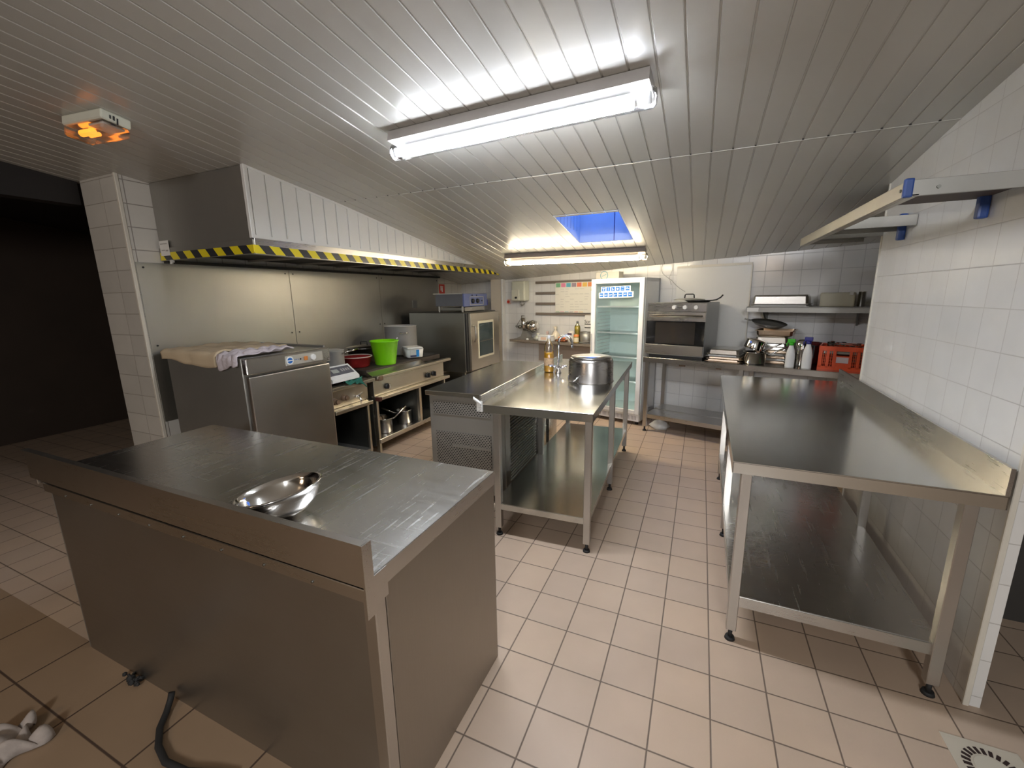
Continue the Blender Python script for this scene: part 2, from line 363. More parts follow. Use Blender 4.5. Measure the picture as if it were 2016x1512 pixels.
# skylight
BLUEW = plain('skylight_shaft_sky_tint', (0.62, 0.70, 0.85), 0.5)  # shaft boards; the sky's blue light is partly put into their colour
def shaft():
    g = G(); a, b = SKY0 - 0.04, SKY1 + 0.04; top = 2.36
    for x0, x1 in ((SKX0 - 0.04, SKX0 + 0.003), (SKX1 - 0.003, SKX1 + 0.04)): g.prism([(a, zc(a) + 0.004), (b, zc(b) + 0.004), (b, top), (a, top)], 0, x0, x1)
    g.box(SKX0, SKX1, SKY0 - 0.04, SKY0 + 0.003, zc(SKY0) + 0.004, top).box(SKX0, SKX1, SKY1 - 0.004, SKY1 + 0.04, zc(SKY1) + 0.004, top); return g
sk = struct('window_1', shaft(), BLUEW)
struct('window_pane', G().box(SKX0, SKX1, SKY0, SKY1, 2.345, 2.35), clear('skylight_pane', (0.75, 0.85, 1.0), 0.1), parent=sk)
struct('shaft_seam', G().box(-0.812, -0.806, SKY1 - 0.008, SKY1 - 0.003, zc(SKY1) + 0.006, 2.34), NAVY, parent=sk)
g = G()
for k in range(7): g.box(SKX0 + 0.002, SKX0 + 0.005, SKY0 + 0.05 + k * 0.103, SKY0 + 0.055 + k * 0.103, 2.12, 2.34)
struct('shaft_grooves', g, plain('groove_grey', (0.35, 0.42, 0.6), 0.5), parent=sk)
# walls
WALLD = 0.62
struct('wall_back', G().box(-4.2, 3.2, WALLD, WALLD + 0.1, 0, 2.4), T_BACK, BK)
RW = 1.0
def rwall():
    g = G(); g.prism([(1.87, 0), (3.45, 0), (3.45, zc(3.45) + 0.05), (YJ, zc(YJ) + 0.05), (1.87, 2.40)], 0, RW, RW + 0.045); return g
struct('wall_right', rwall(), T_RIGHT)
struct('wall_right', G().box(RW + 0.045, RW + 0.26, 3.35, 3.45, 0, 2.3), T_RIGHT)
struct('trim_2', G().box(RW - 0.006, RW + 0.012, 1.862, 1.874, 0, 2.38, 0.002).box(RW - 0.006, RW + 0.012, 3.444, 3.458, 0, 2.17, 0.002), TRIMW)
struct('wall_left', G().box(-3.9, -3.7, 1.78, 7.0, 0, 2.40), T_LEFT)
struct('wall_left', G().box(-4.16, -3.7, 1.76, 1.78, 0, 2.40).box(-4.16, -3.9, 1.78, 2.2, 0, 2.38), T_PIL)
struct('trim_3', G().box(-3.712, -3.692, 1.752, 1.775, 0, 2.385, 0.003), TRIMW)
# boxed-in duct in the back corner
struct('wall_back', G().box(-2.98, -2.79, 5.98, 6.4, 0, 1.80), plain('beige_boxing', (0.60, 0.53, 0.43), 0.4, var=0.04))
struct('trim_4', G().box(-2.80, -2.77, 5.965, 6.06, 0, 1.79, 0.003), PVCW)
# enclosure: rooms left, right and behind; unlit darkness put into near-black wall colours
WBEH = plain('dining_room_wall', (0.38, 0.37, 0.34), 0.7)
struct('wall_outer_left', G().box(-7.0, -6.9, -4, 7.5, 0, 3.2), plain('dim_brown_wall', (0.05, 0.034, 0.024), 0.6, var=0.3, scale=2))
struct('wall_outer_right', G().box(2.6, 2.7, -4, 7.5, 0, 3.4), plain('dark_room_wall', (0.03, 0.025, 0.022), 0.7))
struct('wall_front', G().box(-7, 3, -4.1, -4.0, 0, 3.4), WBEH)
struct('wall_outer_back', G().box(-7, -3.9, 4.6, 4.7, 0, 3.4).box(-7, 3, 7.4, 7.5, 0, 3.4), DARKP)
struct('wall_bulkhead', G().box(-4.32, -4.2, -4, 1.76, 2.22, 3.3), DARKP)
struct('wall_partition', G().box(1.045, 2.6, 2.5, 2.6, 0, 3.2), plain('dark_partition', (0.05, 0.045, 0.04), 0.6))

# ================================================================== LIGHT FITTINGS
def tube_light(name, label, x0, x1, y0, y1, slope, cool, group=None):
    # centre line, sloping ceiling handled by tilt
    cx, cy = (x0 + x1) / 2, (y0 + y1) / 2; zt = zc(cy)
    ang = math.atan2(y1 - y0, x1 - x0); Lh = math.hypot(x1 - x0, y1 - y0) / 2
    r = thing(name, label, 'light', (cx, cy, zt), 0)
    r.matrix_world = Matrix.Translation((cx, cy, zt - 0.002)) @ Matrix.Rotation(-math.atan(slope), 4, 'X') @ Matrix.Rotation(ang, 4, 'Z'); FR[r.name] = I4
    part('housing', G().prism([(-0.060, 0.0), (0.060, 0.0), (0.066, -0.048), (-0.066, -0.048)], 0, -Lh + 0.02, Lh - 0.02), plain(name + '_housing', (0.42, 0.40, 0.38) if cool else (0.22, 0.18, 0.15), 0.5), r)
    def arc(a0, a1, rr):
        return G().grid(lambda u, v: (-Lh + 0.07 + (2 * Lh - 0.16) * u, rr * math.sin(math.radians(a0 + (a1 - a0) * v)), -0.082 - rr * math.cos(math.radians(a0 + (a1 - a0) * v))), 1, 20)
    part('tube_back', arc(66, 294, 0.0295), WPLAS, r)
    e = part('tube', arc(-66, 66, 0.030), emit(name + '_glow', (0.89, 0.935, 1.0) if cool else (1.0, 0.87, 0.64), TUBE_COOL if cool else TUBE_WARM), r)
    part('cover', G().lathe([(0.0, -0.002), (0.03, 0.0), (0.04, 0.015), (0.04, 2 * Lh - 0.015), (0.03, 2 * Lh), (0.0, 2 * Lh + 0.002)], M=Matrix.Translation((-Lh, 0, -0.082)) @ Matrix.Rotation(PI / 2, 4, 'Y'), seg=24), clear(name + '_cover', (0.96, 0.97, 0.99), 0.1), r)
    for sx in (-1, 1):
        part('end_fitting', G().cyl((sx * (Lh - 0.06), 0, -0.082), (sx * (Lh - 0.02), 0, -0.082), 0.022), WPLAS, r)
    for k in range(5):
        x = -Lh * 0.8 + k * Lh * 0.4
        part('clip', G().box(x - 0.006, x + 0.006, 0.040, 0.070, -0.075, -0.03), WPLAS, r)
    return r
tube_light('tube_light', 'long cool white fluorescent tube fitting on the near boarded ceiling', -1.545, -0.215, 1.995, 1.93, 0.125, True)
tube_light('tube_light', 'warm white fluorescent tube fitting below the skylight near the back wall', -2.10, -0.53, 4.60, 4.64, 0.15, False)
# emergency light
em = thing('emergency_light', 'square emergency light with an orange glow, on the ceiling at left', 'emergency light', (-2.83, 1.335, zc(1.335)))
em.matrix_world = Matrix.Translation((-2.86, 1.33, zc(1.33))) @ Matrix.Rotation(-math.atan(0.125), 4, 'X') @ Matrix.Rotation(0.10, 4, 'Z')
part('base', G().box(-0.15, 0.15, -0.065, 0.065, -0.045, 0, 0.006), plain('aged_white_plastic', (0.66, 0.66, 0.56), 0.5), em)
part('lens', G().box(-0.147, 0.147, -0.062, 0.062, -0.095, -0.046, 0.010), clear('emergency_lens', (0.95, 0.93, 0.88), 0.3, 0.2), em)
part('bulb', G().cyl((-0.10, -0.01, -0.068), (-0.01, -0.01, -0.068), 0.016).cyl((-0.09, 0.02, -0.066), (-0.02, 0.02, -0.066), 0.010), emit('orange_bulb', (1.0, 0.28, 0.03), EMERG), em)
part('running_figure_mark', G().box(0.149, 0.152, -0.030, -0.024, -0.034, -0.018).box(0.149, 0.152, -0.016, -0.008, -0.036, -0.016).box(0.149, 0.152, 0.000, 0.006, -0.05, -0.02).box(0.149, 0.152, -0.024, -0.006, -0.06, -0.054), BLACK, em)
part('reflector', G().box(0.02, 0.13, -0.045, 0.045, -0.060, -0.050), WPLAS, em)

# ================================================================== LEFT WALL: PANELS AND HOOD
for (ya, yb, zb, lab) in ((1.782, 3.02, 0.62, 'brushed steel wall panel nearest the tiled pillar, behind the holding cabinet'), (3.026, 4.30, 0.5, 'middle brushed steel wall panel, behind the small pots and red pan'), (4.306, 5.62, 0.5, 'farthest brushed steel wall panel, behind the stockpot and combi oven')):
    p = thing('steel_wall_panel', lab, 'wall panel', (-3.7, (ya + yb) / 2, zb), group=None)
    part('sheet', G().box(-3.699, -3.694, ya, yb, zb, 1.80), S_WALL, p, frame=True)
    for yy in (ya + 0.04, yb - 0.04):
        for zz in (1.765, 1.2):
            part('screw', G().cyl((-3.694, yy, zz), (-3.690, yy, zz), 0.007, seg=10), BLACK, p, frame=True)
part_y0, part_y1 = 1.95, 5.90
h = thing('extractor_hood', 'long steel extractor hood with yellow and black hazard edge above the cookers', 'extractor hood', (-3.2, 3.9, 1.82))
zt0 = zc(1.95)
part('end_plate', G().prism([(-3.698, 1.90), (-2.685, 1.90), (-2.685, zt0 - 0.003), (-3.698, zt0 - 0.003)], 1, 1.955, 1.965), S_DULL, h, frame=True)
part('end_band', G().box(-3.698, -2.668, 1.945, 1.957, 1.815, 1.905, 0.001), S_DULL, h, frame=True)
part('front_band', G().box(-2.685, -2.668, 1.957, 5.62, 1.815, 1.915, 0.001).box(-2.70, -2.672, 1.957, 5.62, 1.90, 1.915), S_Y, h, frame=True)
part('hazard_tape', G().box(-3.69, -2.666, 1.9435, 1.9445, 1.819, 1.872), HZ_X, h, frame=True)
part('hazard_tape', G().box(-2.6675, -2.6665, 1.944, 5.80, 1.819, 1.872), HZ_Y, h, frame=True)
part('filter_bank', G().box(-3.69, -2.69, 1.97, 5.8, 1.865, 1.872), DARKF, h, frame=True)
for k in range(8):
    y = 2.12 + k * 0.5
    part('filter_rail', G().box(-3.69, -2.69, y, y + 0.022, 1.850, 1.865), CREAMS0, h, frame=True)
part('front_gutter', G().box(-2.72, -2.685, 1.96, 5.6, 1.815, 1.822), S_DULL, h, frame=True)
part('rear_gutter', G().box(-3.692, -3.64, 1.96, 5.6, 1.80, 1.822), DARKF, h, frame=True)
part('rating_label', G().box(-3.675, -3.565, 1.9425, 1.9432, 1.85, 1.955), PAPER, h, frame=True)
part('label_print', G().box(-3.665, -3.585, 1.941, 1.9422, 1.93, 1.937).box(-3.66, -3.62, 1.941, 1.9422, 1.885, 1.892).box(-3.61, -3.58, 1.941, 1.9422, 1.88, 1.89), GREYI, h, frame=True)
part('lamp_bracket', G().box(-3.58, -3.55, 1.94, 1.955, 1.80, 1.818).cyl((-3.565, 1.935, 1.795), (-3.565, 1.95, 1.795), 0.008, seg=8), S_POT, h, frame=True)
# soffit of narrow boards between hood and ceiling
def soffit():
    g = G(); y = 1.985; W = 0.118
    while y < 5.9:
        yb = min(y + W - 0.012, 5.92)
        if zc(yb) - 1.925 > 0.01:
            g.prism([(y, 1.935), (yb, 1.935), (yb, max(1.936, zc(yb) - 0.012)), (y, max(1.937, zc(y) - 0.012))], 0, -2.70, -2.680)
        y += W
    g.prism([(1.96, 1.915), (5.6, 1.915), (5.6, 1.935), (1.96, 1.935)], 0, -2.705, -2.676)
    g.prism([(1.96, zc(1.96) - 0.016), (YJ, zc(YJ) - 0.016), (4.99, 1.915), (4.99, 1.936), (YJ, zc(YJ)), (1.96, zc(1.96))], 0, -2.705, -2.676)
    g.prism([(1.96, 1.92), (4.98, 1.92), (YJ, zc(YJ) - 0.01), (1.96, zc(1.96) - 0.01)], 0, -2.702, -2.690)
    return g
struct('wall_soffit', soffit(), PVCW)
struct('trim_5', G().box(-2.70, -2.672, 1.948, 1.976, 1.915, zc(1.95), 0.003), PVCW)
sg = thing('extinguisher_sign', 'small red fire sign on the left wall above the combi oven', 'sign', (-3.69, 5.72, 1.58))
part('plate', G().box(-3.699, -3.694, 5.645, 5.80, 1.575, 1.715), plain('sign_red', (0.62, 0.05, 0.03), 0.4), sg, frame=True)
part('symbol', G().box(-3.6938, -3.6925, 5.71, 5.74, 1.60, 1.67).box(-3.6938, -3.6925, 5.68, 5.70, 1.62, 1.69).box(-3.6938, -3.6925, 5.70, 5.75, 1.675, 1.685), WPLAS, sg, frame=True)
solo('wall_socket', G().box(-0.006, 0.006, -0.05, 0.05, -0.05, 0.05, 0.002), plain('socket_grey', (0.25, 0.23, 0.2), 0.5), 'dark wall socket on the steel panel beside the salamander grill', 'socket', (-3.69, 5.0, 1.43))

# ================================================================== HOLDING CABINET
hc = thing('holding_cabinet', 'tall steel holding cabinet with closed door, cloth draped on top', 'cabinet', (-3.15, 2.16, 0))
X0, X1, Y0, Y1 = -3.56, -2.74, 1.80, 2.50
part('body', G().box(X0, X1, Y0, Y1, 0.06, 1.145, 0.004), S_DULL, hc, frame=True)
part('door', G().box(X1, X1 + 0.04, Y0 + 0.012, Y1 - 0.012, 0.10, 1.02, 0.008, seg=2), S_Z, hc, frame=True)
cp = part('control_panel', G().box(X1, X1 + 0.045, Y0 + 0.002, Y1 - 0.002, 1.035, 1.143, 0.006), S_X, hc, frame=True)
xp = X1 + 0.0455
part('fascia', G().box(xp - 0.0005, xp + 0.003, 2.09, 2.42, 1.055, 1.125, 0.0014), plain('fascia_silver', (0.62, 0.60, 0.54), 0.4, metal=0.6), cp, frame=True)
part('badge', G().cyl((xp + 0.003, 2.125, 1.09), (xp + 0.005, 2.125, 1.09), 0.030, seg=28), WPLAS, cp, frame=True)
part('badge_print', G().cyl((xp + 0.005, 2.125, 1.09), (xp + 0.006, 2.125, 1.09), 0.021, seg=28), BLUEI, cp, frame=True)
part('badge_bar', G().box(xp + 0.006, xp + 0.007, 2.100, 2.150, 1.086, 1.093), WPLAS, cp, frame=True)
part('switch', G().box(xp + 0.003, xp + 0.012, 2.245, 2.275, 1.075, 1.105, 0.002), plain('amber_switch', (0.62, 0.22, 0.05), 0.4), cp, frame=True)
part('thermostat_dial', G().cyl((xp + 0.003, 2.325, 1.09), (xp + 0.016, 2.325, 1.09), 0.025, 0.021, seg=24), WPLAS, cp, frame=True)
part('indicator', G().cyl((xp + 0.003, 2.215, 1.09), (xp + 0.006, 2.215, 1.09), 0.006, seg=12), BLACK, cp, frame=True)
part('fascia_print', G().box(xp + 0.003, xp + 0.0036, 2.165, 2.172, 1.088, 1.093).box(xp + 0.003, xp + 0.0036, 2.180, 2.186, 1.088, 1.093).box(xp + 0.003, xp + 0.0036, 2.193, 2.199, 1.088, 1.093), BLUEI, cp, frame=True)
part('top_rim', G().box(X0, X0 + 0.03, Y0, Y1, 1.145, 1.165, 0.003).box(X0, X1, Y1 - 0.02, Y1, 1.145, 1.16, 0.003), S_DULL, hc, frame=True)
for px_, py_ in ((X0 + 0.05, Y0 + 0.05), (X1 - 0.05, Y0 + 0.05), (X0 + 0.05, Y1 - 0.05), (X1 - 0.05, Y1 - 0.05)):
    part('foot', G().cyl((px_, py_, 0), (px_, py_, 0.06), 0.02, seg=12), RUBBER, hc, frame=True)
def cloth_fn(x0, x1, y0, y1, z, hang, amp, seed, ex=-9, dx=0.0):
    rnd = random.Random(seed); ph = [rnd.uniform(0, 6.28) for _ in range(6)]
    def fn(u, v):
        x = x0 + (x1 - x0) * u; s = v * (y1 - y0 + hang) - hang          # s<0: hanging over the near edge
        wob = amp * (math.sin(9 * u + ph[0] + 3 * v) + 0.6 * math.sin(17 * u + ph[1]) * math.sin(9 * v + ph[2]) + 0.4 * math.sin(31 * v + ph[3]))
        if s < 0: return (x, y0 - 0.006 - abs(wob) * 0.5, z + s * (0.9 + 0.25 * math.sin(5 * u + ph[4])) + wob * 0.5)
        return (x + 0.01 * math.sin(8 * v + ph[5]), y0 + s, z + 0.006 + abs(wob) * (1 if s > 0.02 else 0.3))
    return fn
def cloth(name, label, fn, mat, nu=40, nv=28, th=0.004, base=(0, 0, 0)):
    g = G().grid(fn, nu, nv)
    bmesh.ops.translate(g.b, vec=-Vector(base), verts=g.b.verts[:])
    o = solo(name, g, mat, label, 'cloth', base); md = o.modifiers.new('thick', 'SOLIDIFY'); md.thickness = th; md.offset = 1; return o
cloth('folded_cloth', 'beige cloth draped over the left end of the holding cabinet', cloth_fn(-3.60, -2.985, 1.795, 2.34, 1.168, 0.085, 0.010, 3), BEIGE, th=0.014, base=(-3.2, 2.0, 1.165))
cloth('towel', 'crumpled pale lilac towel on the holding cabinet beside the beige cloth', cloth_fn(-2.95, -2.745, 1.79, 2.22, 1.152, 0.07, 0.017, 9), LILAC, th=0.008, base=(-2.85, 2.0, 1.15))

# ================================================================== SMALL STOVE + INDUCTION HOB
CREAMS = steel('cream_worn_steel', (0.66, 0.61, 0.52), 0.34, (60, 3, 60), 0.12)
st = thing('small_stove', 'narrow steel gas stove with open base, beside the holding cabinet', 'stove', (-3.1, 2.76, 0))
part('body', G().box(-3.62, -2.80, 2.525, 2.99, 0.60, 0.775, 0.003), CREAMS, st, frame=True)
part('top_plate', G().box(-3.62, -2.80, 2.525, 2.99, 0.775, 0.80, 0.003), CAST, st, frame=True)
part('front_rail', G().box(-2.80, -2.735, 2.525, 3.03, 0.765, 0.795, 0.004), CREAMS, st, frame=True)
part('lower_rail', G().box(-2.82, -2.72, 2.52, 2.965, 0.565, 0.598, 0.004), CREAMS, st, frame=True)
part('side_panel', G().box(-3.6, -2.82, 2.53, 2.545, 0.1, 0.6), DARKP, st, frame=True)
part('side_panel', G().box(-3.6, -2.80, 2.96, 2.975, 0.1, 0.6), S_DARK, st, frame=True)
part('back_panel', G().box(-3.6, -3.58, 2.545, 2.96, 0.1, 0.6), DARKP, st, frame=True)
part('base_shelf', G().box(-3.6, -2.78, 2.53, 2.975, 0.10, 0.125), S_DULL, st, frame=True)
for yy in (2.54, 2.955):
    part('front_post', G().box(-2.80, -2.775, yy - 0.012, yy + 0.012, 0.0, 0.57, 0.002), CREAMS, st, frame=True)
for yy, zz, m_ in ((2.585, 0.665, BROWNG), (2.69, 0.678, BROWNG)):
    part('knob', G().cyl((-2.80, yy, zz), (-2.765, yy, zz), 0.028, 0.024, seg=24).cyl((-2.765, yy, zz), (-2.745, yy, zz), 0.018, 0.017, seg=20), m_, st, frame=True)
part('tap', G().cyl((-2.80, 2.83, 0.66), (-2.75, 2.83, 0.66), 0.012).tube([(-2.75, 2.83, 0.66), (-2.74, 2.835, 0.625), (-2.745, 2.835, 0.60)], 0.009).cyl((-2.755, 2.80, 0.667), (-2.755, 2.875, 0.69), 0.006), CHROME, st, frame=True)
ih = thing('induction_hob', 'white framed portable hob with grey control display on the small stove', 'hob', (-3.0, 2.68, 0.80))
part('body', G().box(-3.30, -2.86, 2.53, 2.83, 0.80, 0.87, 0.006), S_DULL, ih, frame=True)
part('glass_top', G().box(-3.29, -2.87, 2.54, 2.82, 0.87, 0.876), BLACKGL, ih, frame=True)
part('control_fascia', G().prism([(-2.86, 0.955), (-2.735, 0.862), (-2.735, 0.835), (-2.86, 0.815)], 1, 2.53, 2.835), WPLAS, ih, frame=True)
R_ = Matrix.Rotation(math.atan2(0.093, 0.125), 4, 'Y')
def slant(name, y0, y1, a, b, mat, t=0.002):
    g = G()
    def P(u, y, o): return (-2.86 + 0.125 * u + o * 0.6, y, 0.955 - 0.093 * u + o * 0.8)
    V = [P(a, y0, 0.0008), P(a, y1, 0.0008), P(b, y1, 0.0008), P(b, y0, 0.0008)]; V2 = [P(a, y0, t), P(a, y1, t), P(b, y1, t), P(b, y0, t)]
    g.quad(*V2); g.quad(*V)
    for i in range(4): g.quad(V[i], V[(i + 1) % 4], V2[(i + 1) % 4], V2[i])
    return part(name, g, mat, ih, frame=True)
slant('keypad', 2.545, 2.815, 0.12, 0.72, plain('keypad_grey', (0.12, 0.12, 0.14), 0.4))
slant('display', 2.60, 2.67, 0.28, 0.55, plain('lcd_grey', (0.42, 0.45, 0.42), 0.3), 0.003)
for i in range(4): slant('key', 2.70 + i * 0.026, 2.715 + i * 0.026, 0.3, 0.5, GREYI, 0.003)
cloth('rag', 'dark green rag hanging over the rail of the small stove', lambda u, v: (-2.79 + 0.07 * u + 0.012 * math.sin(9 * v), 2.69 + 0.19 * v + 0.02 * math.sin(7 * u), 0.808 + 0.024 * abs(math.sin(6 * v + 2 * u)) + 0.018 * math.sin(13 * v + 5 * u) - (0.02 + 0.06 * v * v) * max(0, (u - 0.65) / 0.35)), TEAL, 24, 30, 0.006, (-2.76, 2.79, 0.80))
pp = thing('saucepan', 'small upright steel pot with side handle behind the hob beside the red pan', 'saucepan', (-3.13, 2.93, 0.88))
part('body', G().lathe([(0, 0), (0.095, 0), (0.1, 0.008), (0.1, 0.165), (0.104, 0.168), (0.098, 0.165), (0.096, 0.01), (0, 0.008)]), S_POT, pp)
part('lid', G().lathe([(0.104, 0.17), (0.06, 0.182), (0, 0.186)]), S_POT, pp)
part('handle', G().tube([(0.09, 0.02, 0.14), (0.13, 0.04, 0.155), (0.15, 0.10, 0.165), (0.14, 0.17, 0.17)], 0.009), S_SHINE, pp)
solo('pot_stand', G().box(-0.11, 0.11, -0.1, 0.1, 0, 0.075, 0.006), CAST, 'dark burner block on the small stove under the steel pot', 'burner', (-3.13, 2.93, 0.80))

# ================================================================== RANGE
rg = thing('cooking_range', 'wide steel range with dark cooktop and open shelf base along the left wall', 'stove', (-3.1, 3.7, 0))
Y0, Y1 = 3.06, 4.33
part('top_plate', G().box(-3.62, -2.86, Y0, Y1 - 0.02, 0.80, 0.85, 0.004), CAST, rg, frame=True)
part('grate', G().box(-3.4, -2.88, 3.97, 4.30, 0.85, 0.862, 0.003), BLACK, rg, frame=True)
part('front_ledge', G().prism([(-2.865, 0.835), (-2.80, 0.80), (-2.80, 0.77), (-2.865, 0.77)], 1, Y0, 3.92), CREAMS, rg, frame=True)
part('front_rail', G().box(-2.80, -2.735, Y0, Y1 + 0.03, 0.77, 0.80, 0.006), CREAMS, rg, frame=True)
part('rail_cap', G().box(-2.80, -2.725, Y0 + 0.02, Y0 + 0.075, 0.755, 0.798, 0.006), BROWNG, rg, frame=True)
part('control_panel', G().box(-3.60, -2.79, Y0, Y1 - 0.06, 0.60, 0.77, 0.003), CREAMS, rg, frame=True)
part('lower_rail', G().box(-2.83, -2.73, Y0, Y1 - 0.02, 0.565, 0.598, 0.004), CREAMS, rg, frame=True)
part('rail_cap', G().box(-2.78, -2.722, Y0 - 0.004, Y0 + 0.03, 0.56, 0.60, 0.004), plain('dark_red_cap', (0.07, 0.02, 0.015), 0.5), rg, frame=True)
part('side_panel', G().box(-3.6, -2.82, Y0, Y0 + 0.015, 0.10, 0.80), S_DARK, rg, frame=True)
part('side_panel', G().box(-3.6, -2.82, Y1 - 0.06, Y1 - 0.045, 0.15, 0.60), S_DARK, rg, frame=True)
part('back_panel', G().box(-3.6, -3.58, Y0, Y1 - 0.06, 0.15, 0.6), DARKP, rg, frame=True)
part('shelf', G().box(-3.58, -2.80, Y0 + 0.015, Y1 - 0.06, 0.150, 0.168).box(-2.80, -2.765, Y0 + 0.01, Y1 - 0.06, 0.13, 0.175, 0.003), S_Y, rg, frame=True)
part('divider', G().box(-3.55, -2.82, 3.755, 3.765, 0.168, 0.57), S_DARK, rg, frame=True)
for yy, ww in ((Y0 + 0.02, 0.014), (3.76, 0.020), (Y1 - 0.075, 0.012)):
    part('front_post', G().box(-2.81, -2.775, yy - ww, yy + ww, 0.0 if yy < 3.5 or yy > 4 else 0.15, 0.57, 0.002), CREAMS, rg, frame=True)
for yy in (Y0 + 0.02, Y1 - 0.075):
    part('rear_post', G().box(-3.58, -3.54, yy - 0.014, yy + 0.014, 0.0, 0.57, 0.002), S_DARK, rg, frame=True)
for yy, zz in ((3.245, 0.672), (3.925, 0.660), (4.04, 0.660)):
    k = part('knob', G().cyl((-2.79, yy, zz), (-2.765, yy, zz), 0.032, 0.028, seg=28), BLACK, rg, frame=True)
    part('knob_grip', G().box(-2.767, -2.745, yy - 0.009, yy + 0.009, zz - 0.026, zz + 0.026, 0.004), BLACK if yy > 3.5 else S_SHINE, k, frame=True)
def pan(name, label, base, r, hgt, mat, th=0.004, handle=None, lid=False, loops=None, rz=0, frame=I4, cat='pot', flare=0.0):
    t = thing(name, label, cat, base, rz, frame)
    part('body', G().lathe([(0, 0), (r - flare - 0.012, 0), (r - flare, 0.012), (r, hgt), (r + 0.006, hgt + 0.001), (r + 0.004, hgt - 0.004), (r - th, hgt - 0.006), (r - flare - th, 0.014), (0, 0.008)]), mat, t)
    if loops:
        for a in loops:
            ca, sa = math.cos(a), math.sin(a); zz = hgt * 0.78
            pts = [(r * ca - 0.05 * sa * q, r * sa + 0.05 * ca * q, zz) for q in (-1,)] + [((r + 0.035) * ca - 0.05 * sa * q, (r + 0.035) * sa + 0.05 * ca * q, zz) for q in (-0.9, -0.3, 0.3, 0.9)] + [(r * ca - 0.05 * sa, r * sa + 0.05 * ca, zz)]
            part('handle', G().tube(pts, 0.007), S_SHINE, t)
    if handle:
        a, ln, el = handle; ca, sa = math.cos(a), math.sin(a)
        part('handle', G().tube([(r * ca, r * sa, hgt * 0.8), ((r + 0.03) * ca, (r + 0.03) * sa, hgt * 0.85), ((r + ln) * ca, (r + ln) * sa, hgt * 0.85 + el)], [0.008, 0.007, 0.010]), S_SHINE, t)
    if lid:
        l_ = part('lid', G().lathe([(r + 0.012, hgt + 0.002), (r + 0.012, hgt + 0.006), (r * 0.6, hgt + 0.022), (0, hgt + 0.03)]), mat, t)
        part('lid_handle', G().tube([(-0.045, 0, hgt + 0.028), (-0.042, 0, hgt + 0.06), (0.042, 0, hgt + 0.06), (0.045, 0, hgt + 0.028)], 0.006), BLACK, l_)
    return t
pan('stockpot', 'large open aluminium stockpot with side handles, tallest pot on the range', (-3.27, 4.12, 0.862), 0.185, 0.335, S_POT, loops=(-0.75, 2.4))
pan('covered_pot', 'wide dark steel pot with lid on the range, behind the green pail', (-3.33, 3.56, 0.85), 0.17, 0.15, steel('dark_pot', (0.28, 0.26, 0.24), 0.3, (5, 5, 60)), lid=True, loops=(2.3,))
t = pan('saute_pan', 'shallow dark red enamel pan on the range beside the covered pot', (-3.13, 3.22, 0.85), 0.150, 0.10, REDP, flare=0.025, cat='pan')
part('rim', G().lathe([(0.149, 0.100), (0.157, 0.103), (0.157, 0.109), (0.149, 0.109), (0.146, 0.104)]), plain('cream_rim', (0.66, 0.60, 0.52), 0.4), t)
pl_ = thing('pail', 'bright lime green plastic pail on the range', 'pail', (-2.965, 3.46, 0.85))
part('body', G().lathe([(0, 0), (0.098, 0), (0.102, 0.004), (0.138, 0.235), (0.145, 0.236), (0.145, 0.246), (0.136, 0.246), (0.098, 0.008), (0, 0.006)], seg=48), GREEN, pl_)
part('spoon', G().tube([(0.02, 0.09, 0.12), (0.05, 0.15, 0.262)], 0.006), WPLAS, pl_)
tb = thing('food_tub', 'white plastic tub with blue label on the range beside the stockpot', 'tub', (-2.955, 3.91, 0.862), -0.62)
part('body', G().lathe([(0, 0), (0.093, 0), (0.1, 0.01), (0.112, 0.10), (0, 0.10)], seg=4, M=Matrix.Rotation(PI / 4, 4, 'Z'), sx=1.2, sy=1.0), WPLAS, tb)
part('lid', G().box(-0.102, 0.102, -0.09, 0.09, 0.098, 0.118, 0.008), WPLAS, tb)
part('paper_label', G().box(0.083, 0.0905, -0.055, 0.045, 0.014, 0.088, rot=Matrix.Rotation(0.09, 4, 'Y')), plain('label_pale', (0.50, 0.52, 0.52), 0.5), tb)
part('label_blue', G().box(0.085, 0.092, 0.012, 0.046, 0.012, 0.088, rot=Matrix.Rotation(0.09, 4, 'Y')), CYAN, tb)
part('label_wave', G().box(0.086, 0.0925, -0.055, 0.012, 0.014, 0.030, rot=Matrix.Rotation(0.09, 4, 'Y')), plain('label_navy', (0.04, 0.05, 0.12), 0.5), tb)
pan('saucepan', 'steel saucepan with raised handle on the range shelf, nearest the camera', (-2.91, 3.30, 0.168), 0.085, 0.15, S_SHINE, handle=(1.15, 0.17, 0.10), cat='saucepan')
pan('saucepan', 'steel saucepan on the range shelf beside the centre post', (-2.92, 3.64, 0.168), 0.080, 0.15, S_SHINE, handle=(3.9, 0.16, 0.07), cat='saucepan')
pan('saucepan', 'small steel saucepan on the range shelf behind the nearest one', (-3.12, 3.47, 0.168), 0.070, 0.10, S_POT, cat='saucepan')
jr = thing('glass_jar', 'glass jar with yellowish contents in the right bay of the range base', 'jar', (-2.95, 3.90, 0.168))
part('body', G().lathe([(0, 0), (0.05, 0), (0.053, 0.01), (0.053, 0.15), (0.035, 0.175), (0.035, 0.19)], seg=28), PLASC, jr)
part('contents', G().lathe([(0, 0.004), (0.047, 0.004), (0.047, 0.11), (0, 0.11)], seg=28), plain('mustard_mash', (0.45, 0.30, 0.08), 0.7, var=0.4, scale=60), jr)
part('lid', G().lathe([(0, 0.205), (0.038, 0.203), (0.038, 0.185), (0, 0.185)], seg=28), BLACK, jr)

